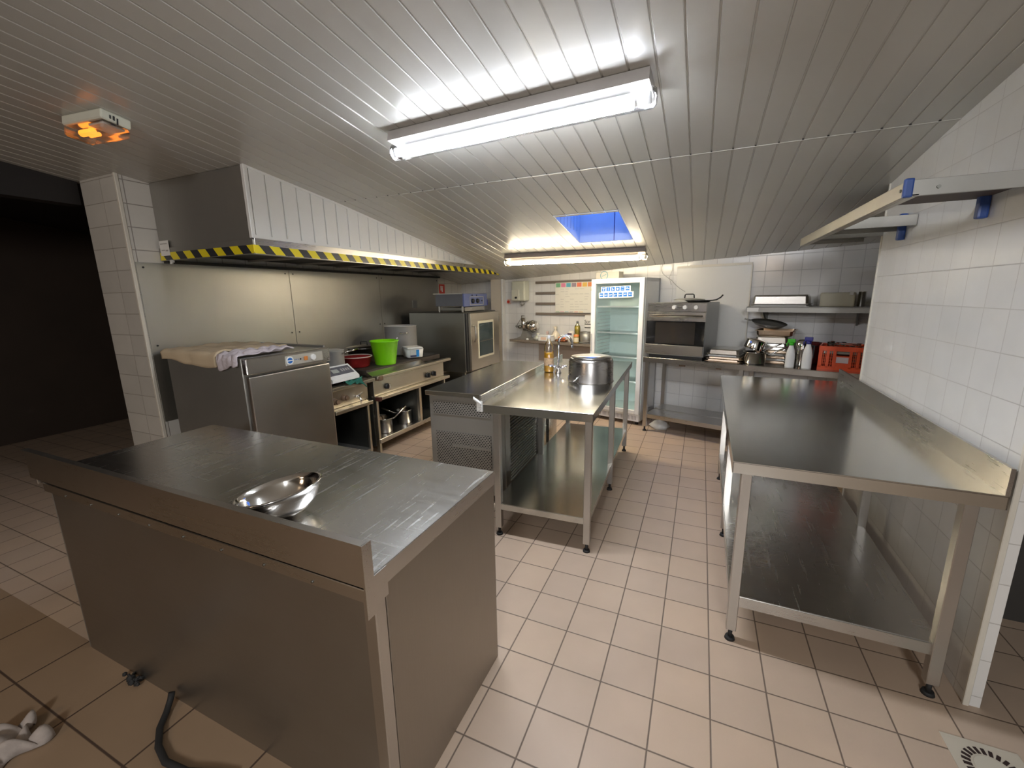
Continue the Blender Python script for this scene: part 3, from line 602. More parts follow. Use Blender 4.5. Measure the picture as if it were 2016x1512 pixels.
# ================================================================== COMBI OVEN AND SALAMANDER
co = thing('combi_oven', 'tall steel combi oven with a glass window door in the back left corner', 'oven', (-3.1, 5.1, 0))
part('body', G().box(-3.56, -2.715, 4.68, 5.58, 0.56, 1.325, 0.006), S_DARK, co, frame=True)
dr = part('door', G().box(-2.695, -2.655, 4.735, 5.56, 0.575, 1.315, 0.006), CREAMS, co, frame=True)
part('door_seal', G().box(-2.715, -2.695, 4.69, 5.56, 0.575, 1.315), BLACK, co, frame=True)
part('window_frame', G().box(-2.655, -2.650, 4.915, 5.375, 0.715, 1.205, 0.002), plain('window_rim', (0.70, 0.66, 0.52), 0.4), dr, frame=True)
part('window_glass', G().box(-2.650, -2.647, 4.945, 5.345, 0.745, 1.175, 0.001), plain('combi_glass', (0.05, 0.07, 0.075), 0.05), dr, frame=True)
part('inner_rack', G().box(-2.6465, -2.6455, 4.96, 5.33, 0.935, 0.943), S_PAN, dr, frame=True)
part('handle', G().tube([(-2.655, 4.775, 1.16), (-2.615, 4.775, 1.15), (-2.605, 4.78, 1.0), (-2.64, 4.80, 0.95)], 0.012), S_DULL, dr, frame=True)
part('hinge', G().box(-2.70, -2.66, 5.56, 5.585, 1.16, 1.24).box(-2.70, -2.66, 5.56, 5.585, 0.64, 0.74), S_DULL, co, frame=True)
for xx in (-3.50, -2.80):
    for yy in (4.72, 5.52):
        part('leg', G().box(xx, xx + 0.04, yy, yy + 0.04, 0, 0.56), S_DARK, co, frame=True)
part('stand_shelf', G().box(-3.5, -2.76, 4.72, 5.56, 0.36, 0.40), S_DARK, co, frame=True)
sa = thing('salamander_grill', 'blue fronted grill with black knobs on top of the combi oven', 'grill', (-3.0, 4.98, 1.325))
part('hood_box', G().box(-3.21, -2.80, 4.80, 5.42, 1.40, 1.56, 0.004), plain('grill_grey', (0.15, 0.155, 0.17), 0.4, metal=0.5), sa, frame=True)
part('hood_lid', G().box(-3.235, -2.80, 4.79, 5.43, 1.555, 1.566), S_PAN, sa, frame=True)
fr = part('front_panel', G().box(-2.80, -2.775, 4.80, 5.44, 1.395, 1.56, 0.003), BLUEP, sa, frame=True)
part('outline', G().box(-2.775, -2.772, 4.95, 5.33, 1.515, 1.521).box(-2.775, -2.772, 4.95, 5.33, 1.412, 1.418).box(-2.775, -2.772, 4.95, 4.956, 1.412, 1.521).box(-2.775, -2.772, 5.324, 5.33, 1.412, 1.521), plain('yellowish_line', (0.55, 0.52, 0.38), 0.5), fr, frame=True)
for yy in (5.015, 5.145): part('knob', G().cyl((-2.775, yy, 1.465), (-2.75, yy, 1.465), 0.032, 0.026, seg=8), BLACK, fr, frame=True)
part('indicator', G().cyl((-2.775, 5.28, 1.465), (-2.768, 5.28, 1.465), 0.010, seg=10).cyl((-2.775, 5.01, 1.538), (-2.769, 5.01, 1.538), 0.009, seg=10).cyl((-2.775, 5.13, 1.538), (-2.769, 5.13, 1.538), 0.008, seg=10), BLACK, fr, frame=True)
part('side_knob', G().box(-2.80, -2.775, 5.44, 5.46, 1.40, 1.48), NAVY, sa, frame=True)
part('drip_tray', G().box(-3.15, -2.81, 4.86, 5.40, 1.345, 1.385, 0.003), S_DARK, sa, frame=True)
part('tray_front', G().box(-2.81, -2.80, 4.86, 5.40, 1.335, 1.39, 0.002).box(-2.80, -2.79, 5.03, 5.22, 1.365, 1.378), S_PAN, sa, frame=True)
for xx in (-3.18, -2.83):
    for yy in (4.82, 5.40): part('leg', G().box(xx, xx + 0.02, yy, yy + 0.02, 1.325, 1.40), S_PAN, sa, frame=True)

# ================================================================== REFRIGERATED COUNTER
rc = thing('refrigerated_counter', 'low steel refrigerated counter with perforated vents, left of the centre table', 'counter', (-1.5, 3.3, 0))
rc.matrix_world = Matrix.Translation((-1.235, 2.55, 0))
part('worktop', G().box(-1.80, -1.235, 2.52, 4.02, 0.825, 0.86, 0.004), S_TOPY, rc, frame=True)
part('body', G().box(-1.785, -1.235, 2.55, 4.00, 0.10, 0.825, 0.004), S_DULL, rc, frame=True)
part('vent_panel', G().box(-1.745, -1.29, 2.543, 2.55, 0.685, 0.782), PERF, rc, frame=True)
part('vent_panel', G().box(-1.735, -1.29, 2.543, 2.55, 0.30, 0.552), PERF, rc, frame=True)
part('vent_strip', G().box(-1.60, -1.29, 2.541, 2.543, 0.445, 0.462), S_DULL, rc, frame=True)
part('corner_post', G().box(-1.262, -1.205, 2.535, 2.60, 0.1, 0.82, 0.003), S_DULL, rc, frame=True)
part('side_post', G().box(-1.235, -1.205, 2.605, 2.70, 0.1, 0.82, 0.003), S_DULL, rc, frame=True)
gl = G()
for k in range(26): gl.box(-1.235, -1.222, 2.72, 3.35, 0.14 + k * 0.025, 0.150 + k * 0.025, rot=Matrix.Rotation(0.5, 4, 'Y'))
part('louvre_grille', gl, S_DARK, rc, frame=True)
part('side_panel', G().box(-1.235, -1.215, 3.40, 3.62, 0.12, 0.80, 0.003), S_X, rc, frame=True)
part('side_panel', G().box(-1.235, -1.215, 3.72, 3.99, 0.12, 0.80, 0.003), S_X, rc, frame=True)
for xx in (-1.75, -1.28):
    for yy in (2.6, 3.95): part('foot', G().cyl((xx, yy, 0), (xx, yy, 0.10), 0.02, seg=12), RUBBER, rc, frame=True)

rc.matrix_world = Matrix.Translation((-1.24, 2.55, 0)) @ Matrix.Rotation(math.radians(2.2), 4, 'Z')
# ================================================================== TABLES
def leg_part(t, x, y, ztop, a=0.02, foot=True, mat=S_Z):
    lg = part('leg', G().box(x - a, x + a, y - a, y + a, 0.055, ztop, 0.002), mat, t)
    part('foot', G().cyl((x, y, 0.012), (x, y, 0.056), 0.009, seg=10).cyl((x, y, 0), (x, y, 0.014), 0.022, 0.018, seg=16), RUBBER, lg)
    return lg
# centre table (local: origin near right floor corner, x to the left negative, y away)
ct = thing('centre_table', 'long steel work table in the middle of the kitchen, with low upstand', 'table', (-0.505, 2.245, 0), math.radians(2.2))
part('tabletop', G().box(-0.70, 0, 0, 1.98, 0.868, 0.875, 0.001), S_TOPY, ct)
part('edge_lip', G().box(-0.70, 0, 0, 0.004, 0.825, 0.872).box(-0.70, 0, 1.976, 1.98, 0.825, 0.872).box(-0.004, 0, 0, 1.98, 0.825, 0.872).box(-0.70, -0.696, 0, 1.98, 0.825, 0.872), S_TOPY, ct)
part('upstand', G().box(-0.712, -0.70, 0.03, 1.98, 0.85, 0.925, 0.002), S_Y, ct)
part('shelf', G().box(-0.63, -0.02, 0.025, 1.86, 0.215, 0.225).box(-0.63, -0.02, 0.022, 0.03, 0.185, 0.222).box(-0.026, -0.018, 0.03, 1.86, 0.185, 0.222).box(-0.634, -0.626, 0.03, 1.86, 0.185, 0.222), S_TOPY, ct)
for x in (-0.60, -0.03):
    for y in (0.04, 0.93, 1.84): leg_part(ct, x, y, 0.83)
part('torn_tape', G().grid(lambda u, v: (-0.71 + 0.03 * math.sin(4 * v), -0.006 - 0.010 * abs(math.sin(5 * u + 2 * v)), 0.84 + 0.075 * v + 0.012 * math.sin(6 * u)), 6, 8).grid(lambda u, v: (-0.715 + 0.04 * u, -0.006, 0.83 + 0.07 * v), 4, 4), PAPER, ct)
# right table
rt = thing('wall_side_table', 'long steel work table with undershelf standing along the right tiled wall', 'table', (0.162, 1.845, 0), math.radians(-0.6))
part('tabletop', G().box(0, 0.812, 0, 2.03, 0.843, 0.85, 0.001), S_TOPY, rt)
part('edge_lip', G().box(0, 0.812, 0, 0.004, 0.80, 0.847).box(0, 0.812, 2.026, 2.03, 0.80, 0.847).box(0, 0.004, 0, 2.03, 0.80, 0.847).box(0.808, 0.812, 0, 2.03, 0.80, 0.847), S_TOPY, rt)
part('upstand', G().prism([(0.800, 0.85), (0.812, 0.85), (0.812, 0.945), (0.800, 0.945)], 1, 0.0, 2.03), S_Y, rt)
part('shelf', G().box(0.04, 0.745, 0.03, 1.93, 0.215, 0.225, 0.002), S_TOP, rt)
part('shelf_lip', G().box(0.04, 0.745, 0.026, 0.032, 0.175, 0.222).box(0.036, 0.042, 0.03, 1.93, 0.175, 0.222).box(0.74, 0.746, 0.03, 1.93, 0.175, 0.222), S_X, rt)
for x in (0.055, 0.735):
    for y in (0.035, 0.94, 1.86): leg_part(rt, x, y, 0.805)
# front counter
fc = thing('stainless_counter', 'large closed steel counter with rear upstand in the foreground', 'counter', (-1.58, 1.05, 0))
X0, X1, Y0, Y1, ZT = -2.435, -0.700, 0.690, 1.392, 0.85
part('worktop', G().box(X0, X1, Y0, Y1, ZT - 0.004, ZT, 0.001), S_TOP, fc, frame=True)
part('edge_lip', G().box(X1 - 0.012, X1 + 0.001, Y0, Y1, 0.795, ZT - 0.001, 0.002).box(X0, X1, Y1 - 0.01, Y1, 0.80, ZT - 0.002, 0.002).box(X0, X0 + 0.01, Y0, Y1, 0.80, ZT - 0.002, 0.002), S_Y, fc, frame=True)
part('upstand', G().prism([(Y0 - 0.004, 0.826), (Y0 + 0.012, 0.826), (Y0 + 0.022, ZT), (Y0 + 0.012, ZT + 0.008), (Y0 + 0.010, 0.948), (Y0 - 0.012, 0.948), (Y0 - 0.012, 0.941), (Y0 - 0.004, 0.938)], 0, X0 - 0.03, X1), S_X, fc, frame=True)
part('end_gusset', G().box(X1 - 0.002, X1 + 0.0035, Y0 - 0.012, Y0 + 0.02, 0.745, 0.947).box(X1 - 0.002, X1 + 0.0035, Y0 + 0.02, Y0 + 0.066, 0.765, 0.848), S_X, fc, frame=True)
part('rear_panel', G().box(X0 + 0.02, X1 - 0.045, Y0 + 0.03, Y0 + 0.035, 0.0, 0.80), steel('rear_panel_steel', (0.40, 0.39, 0.37), 0.38, (3, 60, 60), 0.1, sc=0.8), fc, frame=True)
part('rear_rail', G().box(X0 + 0.02, X1 - 0.006, Y0 + 0.010, Y0 + 0.03, 0.768, 0.806, 0.002), S_X, fc, frame=True)
for k in range(9):
    part('rivet', G().cyl((X0 + 0.2 + k * 0.19, Y0 + 0.010, 0.780), (X0 + 0.2 + k * 0.19, Y0 + 0.007, 0.780), 0.004, seg=10), S_DARK, fc, frame=True)
part('corner_post', G().box(X1 - 0.045, X1 - 0.004, Y0 + 0.022, Y0 + 0.062, 0.0, 0.775, 0.003), S_Z, fc, frame=True)
part('side_panel', G().box(X1 - 0.012, X1 - 0.002, Y0 + 0.062, Y1 - 0.003, 0.0, 0.80, 0.001), steel('side_panel_steel', (0.40, 0.36, 0.31), 0.5, (60, 60, 2), 0.1, sc=0.8), fc, frame=True)
part('side_panel', G().box(X0 + 0.012, X0 + 0.02, Y0 + 0.03, Y1 - 0.003, 0.0, 0.80, 0.001), S_DULL, fc, frame=True)
part('front_panel', G().box(X0 + 0.02, X1 - 0.012, Y1 - 0.04, Y1 - 0.03, 0.0, 0.80), S_DULL, fc, frame=True)
# bowl
bw = thing('mixing_bowl', 'shiny tilted steel mixing bowl on the foreground counter', 'bowl', (-1.155, 0.832, ZT))
Mb = Matrix.Translation((0, 0, 0.004)) @ Matrix.Rotation(math.radians(-10), 4, 'Y') @ Matrix.Rotation(math.radians(2), 4, 'X')
pb = [(0, 0), (0.045, 0.0), (0.075, 0.012), (0.102, 0.038), (0.117, 0.07), (0.121, 0.084), (0.127, 0.085), (0.127, 0.088), (0.119, 0.088), (0.1145, 0.071), (0.0995, 0.040), (0.073, 0.0145), (0.044, 0.003), (0, 0.003)]
zmin = min((Mb @ Vector((r * math.cos(a * PI / 30), r * math.sin(a * PI / 30), z))).z for r, z in pb for a in range(60))
part('shell', G().lathe(pb, M=Matrix.Translation((0, 0, -zmin + 0.001)) @ Mb, seg=72), S_SHINE, bw)

# ================================================================== ON THE CENTRE TABLE
cp_ = thing('casserole', 'large steel casserole standing upside down on the centre table', 'pot', (-0.745, 3.18, 0.875), 0.0)
part('body', G().lathe([(0.172, 0.0), (0.176, 0.0), (0.170, 0.006), (0.168, 0.150), (0.160, 0.172), (0.148, 0.182), (0, 0.184)], seg=64), steel('casserole_steel', (0.42, 0.40, 0.38), 0.27, (5, 5, 60), 0.1), cp_)
part('base_disc', G().lathe([(0.149, 0.182), (0.149, 0.187), (0, 0.189)], seg=64), S_PAN, cp_)
for a in (-2.15, 0.99):
    ca, sa_ = math.cos(a), math.sin(a); q = []
    for k in range(9):
        tt = -1 + 2 * k / 8; w_ = 0.055 * tt; o_ = 0.165 + 0.035 * (1 - tt ** 4); q.append((o_ * ca - w_ * sa_, o_ * sa_ + w_ * ca, 0.062 - 0.045 * (1 - tt ** 4)))
    part('handle', G().tube(q, 0.0065), CHROME, cp_)
bt = thing('detergent_bottle', 'clear bottle half full of orange liquid on the centre table behind the tap', 'bottle', (-1.165, 3.42, 0.875))
part('bottle_shell', G().lathe([(0, 0), (0.036, 0), (0.042, 0.01), (0.042, 0.21), (0.036, 0.245), (0.016, 0.27), (0.014, 0.29)], seg=32, sy=0.85), clear('bottle_plastic', (0.97, 0.97, 0.95), 0.25, 0.08), bt)
part('liquid', G().lathe([(0, 0.004), (0.036, 0.004), (0.0405, 0.012), (0.0405, 0.165), (0, 0.165)], seg=32, sy=0.85), plain('orange_liquid', (1.0, 0.56, 0.01), 0.25), bt)
part('bottle_cap', G().lathe([(0, 0.315), (0.013, 0.315), (0.015, 0.288), (0.0, 0.286)], seg=20), WPLAS, bt)
part('paper_label', G().lathe([(0.0425, 0.06), (0.0428, 0.125)], seg=32, sy=0.86), plain('bottle_label', (0.50, 0.34, 0.20), 0.5, var=0.7, scale=60), bt)
fa = thing('tap', 'chrome swan neck tap with two handles on the centre table', 'tap', (-1.075, 3.40, 0.875))
part('base', G().lathe([(0, 0.05), (0.016, 0.05), (0.018, 0.03), (0.026, 0.01), (0.028, 0), (0, 0)], seg=24), CHROME, fa)
pts = [(0, 0, 0.04), (0, 0, 0.25)]
for k in range(1, 13):
    a = PI * k / 12; pts.append((0.055 - 0.055 * math.cos(a), 0.02 * (1 - math.cos(a)) / 2, 0.25 + 0.065 * math.sin(a)))
pts.append((0.115, 0.02, 0.215))
part('spout', G().tube(pts, 0.0105, seg=14), CHROME, fa)
for sx in (-1, 1):
    part('handle', G().cyl((0, 0, 0.045), (sx * 0.055, -0.02, 0.06), 0.011, seg=14).cyl((sx * 0.055, -0.045, 0.062), (sx * 0.055, 0.012, 0.062), 0.007).cyl((sx * 0.030, -0.018, 0.062), (sx * 0.082, -0.02, 0.066), 0.007), CHROME, fa)

# ================================================================== BACK WALL (frame BK)
# glass door fridge
fz = thing('display_fridge', 'tall white upright fridge with a glass door and blue stickers', 'fridge', (-0.42, 0.35, 0), 0, BK)
FX0, FX1, FY0, FY1 = -0.752, -0.098, 0.13, 0.60
part('cabinet', G().box(FX0, FX0 + 0.035, FY0 + 0.05, FY1, 0.05, 1.70).box(FX1 - 0.035, FX1, FY0 + 0.05, FY1, 0.05, 1.70).box(FX0, FX1, FY0 + 0.05, FY1, 1.655, 1.70, 0.003).box(FX0, FX1, FY1 - 0.03, FY1, 0.05, 1.70).box(FX0, FX1, FY0 + 0.05, FY1, 0.05, 0.17), WHITE, fz, frame=True)
part('liner', G().box(FX0 + 0.035, FX0 + 0.045, FY0 + 0.06, FY1 - 0.03, 0.17, 1.655).box(FX1 - 0.045, FX1 - 0.035, FY0 + 0.06, FY1 - 0.03, 0.17, 1.655).box(FX0 + 0.045, FX1 - 0.045, FY1 - 0.04, FY1 - 0.03, 0.17, 1.655).box(FX0 + 0.045, FX1 - 0.045, FY0 + 0.06, FY1 - 0.04, 0.17, 0.18), AQUA, fz, frame=True)
dr = part('door', G().box(FX0, FX0 + 0.055, FY0, FY0 + 0.04, 0.135, 1.70, 0.004).box(FX1 - 0.055, FX1, FY0, FY0 + 0.04, 0.135, 1.70, 0.004).box(FX0 + 0.055, FX1 - 0.055, FY0, FY0 + 0.04, 1.645, 1.70, 0.004).box(FX0 + 0.055, FX1 - 0.055, FY0, FY0 + 0.04, 0.135, 0.185, 0.004), WHITE, fz, frame=True)
part('door_glass', G().box(FX0 + 0.055, FX1 - 0.055, FY0 + 0.015, FY0 + 0.022, 0.185, 1.645), GLASSG, dr, frame=True)
part('handle', G().box(FX0 + 0.008, FX0 + 0.025, FY0 - 0.012, FY0, 0.85, 1.06, 0.004), plain('grey_handle', (0.5, 0.5, 0.5), 0.4), dr, frame=True)
for z in (1.375, 1.07, 0.785, 0.50):
    part('shelf', G().box(FX0 + 0.05, FX1 - 0.05, FY0 + 0.08, FY1 - 0.06, z, z + 0.006), clear('shelf_glass', (0.97, 1.0, 0.99), 0.1), fz, frame=True)
    part('shelf_edge', G().box(FX0 + 0.05, FX1 - 0.05, FY0 + 0.07, FY0 + 0.08, z - 0.004, z + 0.012), WPLAS, fz, frame=True)
gl = G()
for k in range(22): gl.box(FX0 + 0.045, FX0 + 0.060, FY0 + 0.09, FY1 - 0.06, 0.42 + k * 0.042, 0.428 + k * 0.042)
part('shelf_runners', gl, WPLAS, fz, frame=True)
part('base_grille', G().box(FX0 + 0.005, FX1 - 0.005, FY0 + 0.02, FY0 + 0.05, 0.045, 0.13, 0.003), WHITE, fz, frame=True)
gl = G()
for k in range(34):
    if k % 9 != 8: gl.box(FX0 + 0.03 + k * 0.0175, FX0 + 0.037 + k * 0.0175, FY0 + 0.018, FY0 + 0.021, 0.065, 0.112)
part('grille_slots', gl, GREYI, fz, frame=True)
for x in (FX0 + 0.05, FX1 - 0.05): part('foot', G().cyl((x, FY0 + 0.08, 0), (x, FY0 + 0.08, 0.05), 0.018, seg=12), BLACK, fz, frame=True)
for x in (FX0 + 0.05, FX1 - 0.05): part('foot', G().cyl((x, FY1 - 0.05, 0), (x, FY1 - 0.05, 0.05), 0.018, seg=12), BLACK, fz, frame=True)
YS = FY0 + 0.0145
part('added_glow_strip', G().box(FX1 - 0.062, FX1 - 0.050, FY0 + 0.055, FY0 + 0.062, 0.25, 1.50), emit('fridge_fill_glow', (0.85, 1.0, 0.95), 3.5), fz, frame=True)  # hidden glowing strip, added to brighten the inside of the fridge
s1 = part('sticker_strip', G().box(-0.630, -0.262, YS - 0.001, YS, 1.548, 1.612, rot=Matrix.Rotation(-0.02, 4, 'Y')), PAPER, fz, frame=True)
s2 = part('sticker_strip', G().box(-0.657, -0.226, YS - 0.001, YS, 1.482, 1.546, rot=Matrix.Rotation(-0.02, 4, 'Y')), PAPER, fz, frame=True)
for k in range(6):
    x = -0.620 + k * 0.0595; z = 1.557 + 0.0012 * k
    q = part('pictogram', G().box(x, x + 0.046, YS - 0.0018, YS - 0.0011, z, z + 0.046), BLUEI, s1, frame=True)
for k in range(7):
    x = -0.646 + k * 0.0595; z = 1.490 + 0.0012 * k
    q = part('pictogram', G().box(x, x + 0.046, YS - 0.0018, YS - 0.0011, z, z + 0.046), BLUEI, s2, frame=True)
gl = G(); glx = [-0.620 + k * 0.0595 for k in range(6)]
for k, x in enumerate(glx):
    z = 1.557 + 0.0012 * k; y0, y1 = YS - 0.0024, YS - 0.0019
    if k == 0: gl.box(x + 0.006, x + 0.04, y0, y1, z + 0.032, z + 0.036).box(x + 0.018, x + 0.028, y0, y1, z + 0.008, z + 0.026)
    if k == 1: gl.box(x + 0.021, x + 0.024, y0, y1, z + 0.006, z + 0.04)
    if k == 2: gl.box(x + 0.014, x + 0.020, y0, y1, z + 0.008, z + 0.036).box(x + 0.020, x + 0.034, y0, y1, z + 0.012, z + 0.017)
    if k == 3: gl.cyl((x + 0.023, y1, z + 0.022), (x + 0.023, y0, z + 0.022), 0.011, seg=14)
    if k == 4: gl.box(x + 0.010, x + 0.036, y0, y1, z + 0.010, z + 0.012).box(x + 0.010, x + 0.036, y0, y1, z + 0.032, z + 0.034)
    if k == 5: gl.box(x + 0.004, x + 0.042, y0, y1, z + 0.016, z + 0.022).box(x + 0.010, x + 0.030, y0, y1, z + 0.028, z + 0.031)
part('white_symbols', gl, PAPER, s1, frame=True)
gl = G()
for k in range(7):
    x = -0.646 + k * 0.0595; z = 1.490 + 0.0012 * k
    gl.cyl((x + 0.014, YS - 0.0019, z + 0.022), (x + 0.014, YS - 0.0024, z + 0.022), 0.007, seg=12).box(x + 0.024, x + 0.038, YS - 0.0024, YS - 0.0019, z + 0.020, z + 0.025 + (k % 3) * 0.002)
part('white_symbols', gl, PAPER, s2, frame=True)
fb = thing('cardboard_box', 'flat white box with a blue ring mark lying on top of the fridge', 'box', (-0.6, 0.32, 1.70), 0, BK)
part('carton', G().box(-0.775, -0.475, 0.28, 0.40, 1.701, 1.785, 0.003), plain('box_white', (0.46, 0.44, 0.38), 0.6), fb, frame=True)
part('ring_mark', G().lathe([(0.044, 0), (0.050, 0), (0.050, 0.002), (0.044, 0.002)], M=Matrix.Translation((-0.665, 0.2795, 1.745)) @ Matrix.Rotation(PI / 2, 4, 'X'), seg=36).box(-0.695, -0.635, 0.2775, 0.2795, 1.743, 1.748, rot=Matrix.Rotation(-0.4, 4, 'Y')), plain('ring_teal', (0.06, 0.25, 0.32), 0.5), fb, frame=True)
part('printed_lines', G().box(-0.60, -0.50, 0.2785, 0.2795, 1.75, 1.752).box(-0.60, -0.50, 0.2785, 0.2795, 1.73, 1.732), GREYI, fb, frame=True)

# back table
b_t = thing('back_table', 'long steel table with undershelf against the back wall, carrying the oven', 'table', (0, 0, 0), 0, BK)
part('tabletop', G().box(-0.02, 1.95, 0, 0.60, 0.838, 0.845, 0.001), S_TOPY, b_t)
part('edge_lip', G().box(-0.02, 1.95, 0, 0.004, 0.79, 0.842).box(-0.02, -0.016, 0, 0.60, 0.79, 0.842).box(-0.02, 1.95, 0.596, 0.60, 0.79, 0.842), S_X, b_t)
part('shelf', G().box(0.02, 1.92, 0.03, 0.58, 0.192, 0.20).box(0.02, 1.92, 0.026, 0.032, 0.155, 0.198).box(0.02, 1.92, 0.30, 0.306, 0.198, 0.204), S_X, b_t)
for x in (0.02, 0.95, 1.9):
    for y in (0.03, 0.57): leg_part(b_t, x, y, 0.80)
part('undermount_clip', G().box(0.36, 0.42, 0.02, 0.04, 0.772, 0.79).box(0.72, 0.77, 0.02, 0.04, 0.772, 0.79), BROWNG, b_t)
# oven on the table
ov = thing('electric_oven', 'built-in style electric oven with three knobs standing on the back table', 'oven', (0.28, 0.30, 0.845), 0, BK)
OX0, OX1, OY0, OY1 = -0.028, 0.582, 0.06, 0.56
part('body', G().box(OX0 + 0.01, OX1 - 0.005, OY0 + 0.02, OY1, 0.872, 1.425, 0.003), plain('oven_grey', (0.36, 0.36, 0.35), 0.4, metal=0.6), ov, frame=True)
part('plinth', G().box(OX0 + 0.03, OX1 - 0.02, OY0 + 0.04, OY1 - 0.02, 0.846, 0.872), BLACK, ov, frame=True)
cpn = part('control_panel', G().box(OX0 + 0.012, OX1, OY0, OY0 + 0.02, 1.335, 1.425, 0.002), S_X, ov, frame=True)
for x in (0.263, 0.373, 0.483):
    part('knob', G().cyl((x, OY0, 1.38), (x, OY0 - 0.022, 1.38), 0.022, 0.019, seg=24), WPLAS, cpn, frame=True)
dr = part('door', G().box(OX0 + 0.010, OX1 - 0.003, OY0 - 0.002, OY0 + 0.02, 1.235, 1.330, 0.002).box(OX0, OX1 - 0.012, OY0 - 0.002, OY0 + 0.02, 0.885, 0.985, 0.002), S_X, ov, frame=True)
part('door_glass', G().box(OX0 + 0.004, OX1 - 0.006, OY0 - 0.001, OY0 + 0.02, 0.985, 1.235), BLACKGL, dr, frame=True)
part('inner_window', G().box(0.075, 0.485, OY0 - 0.0025, OY0 - 0.001, 1.0, 1.225), plain('window_brown', (0.035, 0.03, 0.025), 0.07), dr, frame=True)
part('handle', G().box(0.01, 0.56, OY0 - 0.038, OY0 - 0.024, 1.283, 1.303, 0.004).box(0.02, 0.04, OY0 - 0.03, OY0, 1.286, 1.300).box(0.53, 0.55, OY0 - 0.03, OY0, 1.286, 1.300), S_SHINE, dr, frame=True)
lp = thing('frying_pan', 'dark frying pan with curved handle on top of the oven, under the lid', 'pan', (0.43, 0.30, 1.425), 0, BK)
part('body', G().lathe([(0, 0.0), (0.10, 0.0), (0.135, 0.022), (0.138, 0.022), (0.102, 0.004), (0, 0.004)]), plain('pan_black', (0.05, 0.045, 0.04), 0.3, metal=0.5), lp)
part('handle', G().tube([(0.125, -0.02, 0.018), (0.18, -0.02, 0.026), (0.22, -0.02, 0.05), (0.24, -0.02, 0.075)], 0.007), BLACK, lp)
ld = thing('pan_cover', 'pale pot lid with dark arched handle lying on top of the oven', 'lid', (0.335, 0.30, 1.448), 0, BK)
part('disc', G().lathe([(0, 0.018), (0.08, 0.016), (0.15, 0.004), (0.158, 0.001), (0.158, 0.006), (0.15, 0.010), (0.08, 0.022), (0, 0.024)]), S_PAN, ld)
part('lid_handle', G().tube([(-0.05, 0, 0.02), (-0.046, 0, 0.055), (-0.036, 0, 0.062), (0.036, 0, 0.062), (0.046, 0, 0.055), (0.05, 0, 0.02)], 0.0065), BLACK, ld)

# gastronorm pans
def gn(name, label, base, w_, d_, h_, mat, inv=True, frame=BK, rz=0.0, group=None):
    t = thing(name, label, 'tray', base, rz, frame, group)
    g = G(); k = 0.018; hw, hd = w_ / 2, d_ / 2
    z0, z1 = (h_, 0) if inv else (0, h_)      # z0: pan floor, z1: rim
    def ring(a, b, z, q): return [g.b.verts.new(p) for p in ((-a + q, -b, z), (a - q, -b, z), (a, -b + q, z), (a, b - q, z), (a - q, b, z), (-a + q, b, z), (-a, b - q, z), (-a, -b + q, z))]
    rs = [ring(hw - k * 1.5, hd - k * 1.5, z0, 0.02), ring(hw - k, hd - k, z0 + (z1 - z0) * 0.18, 0.02), ring(hw - 0.012, hd - 0.012, z1, 0.02), ring(hw, hd, z1, 0.014), ring(hw, hd, z1 + (0.004 if inv else -0.004), 0.014)]
    for a, b in zip(rs, rs[1:]):
        for i in range(8): g.b.faces.new((a[i], a[(i + 1) % 8], b[(i + 1) % 8], b[i]))
    g.b.faces.new(rs[0])
    o = part('pan_shell', g, mat, t); md = o.modifiers.new('thick', 'SOLIDIFY'); md.thickness = 0.0015; md.offset = 0
    return t
z = 0.845
for k, (lab, w_, h_, m_, dx) in enumerate((('lowest tray of the flat stack on the table beside the oven', 0.34, 0.022, S_BRASSY, 0.0), ('second tray from the bottom of the stack beside the oven', 0.34, 0.022, S_BRASSY, 0.01), ('third tray from the bottom of the stack beside the oven', 0.33, 0.020, S_DULL, -0.008), ('topmost bright tray of the low stack beside the oven', 0.31, 0.048, S_PAN, 0.0))):
    gn('oven_tray', lab, (0.755 + dx, 0.27, z), w_, 0.36, h_, m_); z += h_ + 0.0025
z = 0.845; TW = [(0.33, 0.020, S_BRASSY, 'lowest'), (0.33, 0.020, S_DULL, 'second'), (0.33, 0.022, S_BRASSY, 'third'), (0.33, 0.022, S_DULL, 'fourth'), (0.33, 0.025, S_BRASSY, 'fifth'), (0.31, 0.030, S_PAN, 'sixth'), (0.31, 0.030, S_PAN, 'seventh'), (0.30, 0.062, S_PAN, 'eighth, brightest')]
for k, (w_, h_, m_, nm) in enumerate(TW):
    gn('baking_pan', nm + ' pan from the bottom in the tall tray tower behind the saucepans', (1.135 + random.uniform(-0.01, 0.01), 0.42, z), w_, 0.30, h_, m_, rz=random.uniform(-0.03, 0.03)); z += h_ + 0.003
gn('baking_pan', 'brown upright pan on top of the tall tray tower', (1.15, 0.42, z + 0.001), 0.33, 0.30, 0.055, S_BRASSY, inv=False); z += 0.058
WT = Matrix.Rotation(0.16, 4, 'Y') @ Matrix.Rotation(0.12, 4, 'X')
wk = thing('wok', 'dark round bottomed pan lying on top of the tall tray tower', 'pan', (1.08, 0.36, z + 0.02), 0, BK)
part('body', G().lathe([(0, 0), (0.06, 0.004), (0.12, 0.024), (0.155, 0.050), (0.158, 0.052), (0.122, 0.029), (0.06, 0.008), (0, 0.004)], M=WT), S_DULL, wk)
part('handle', G().tube([(-0.145, -0.04, 0.068), (-0.20, -0.05, 0.085)], 0.008), S_DULL, wk)
for i, (dx, dz, lab) in enumerate(((1.30, 0, 'lowest'), (1.31, 1, 'middle'), (1.295, 2, 'topmost'))):
    gn('sheet_pan', lab + ' of three stained pans stacked behind the green topped spray bottle', (dx, 0.34, 0.845 + dz * 0.0355), 0.20 - 0.0, 0.25, 0.032, S_BRASSY) if False else None
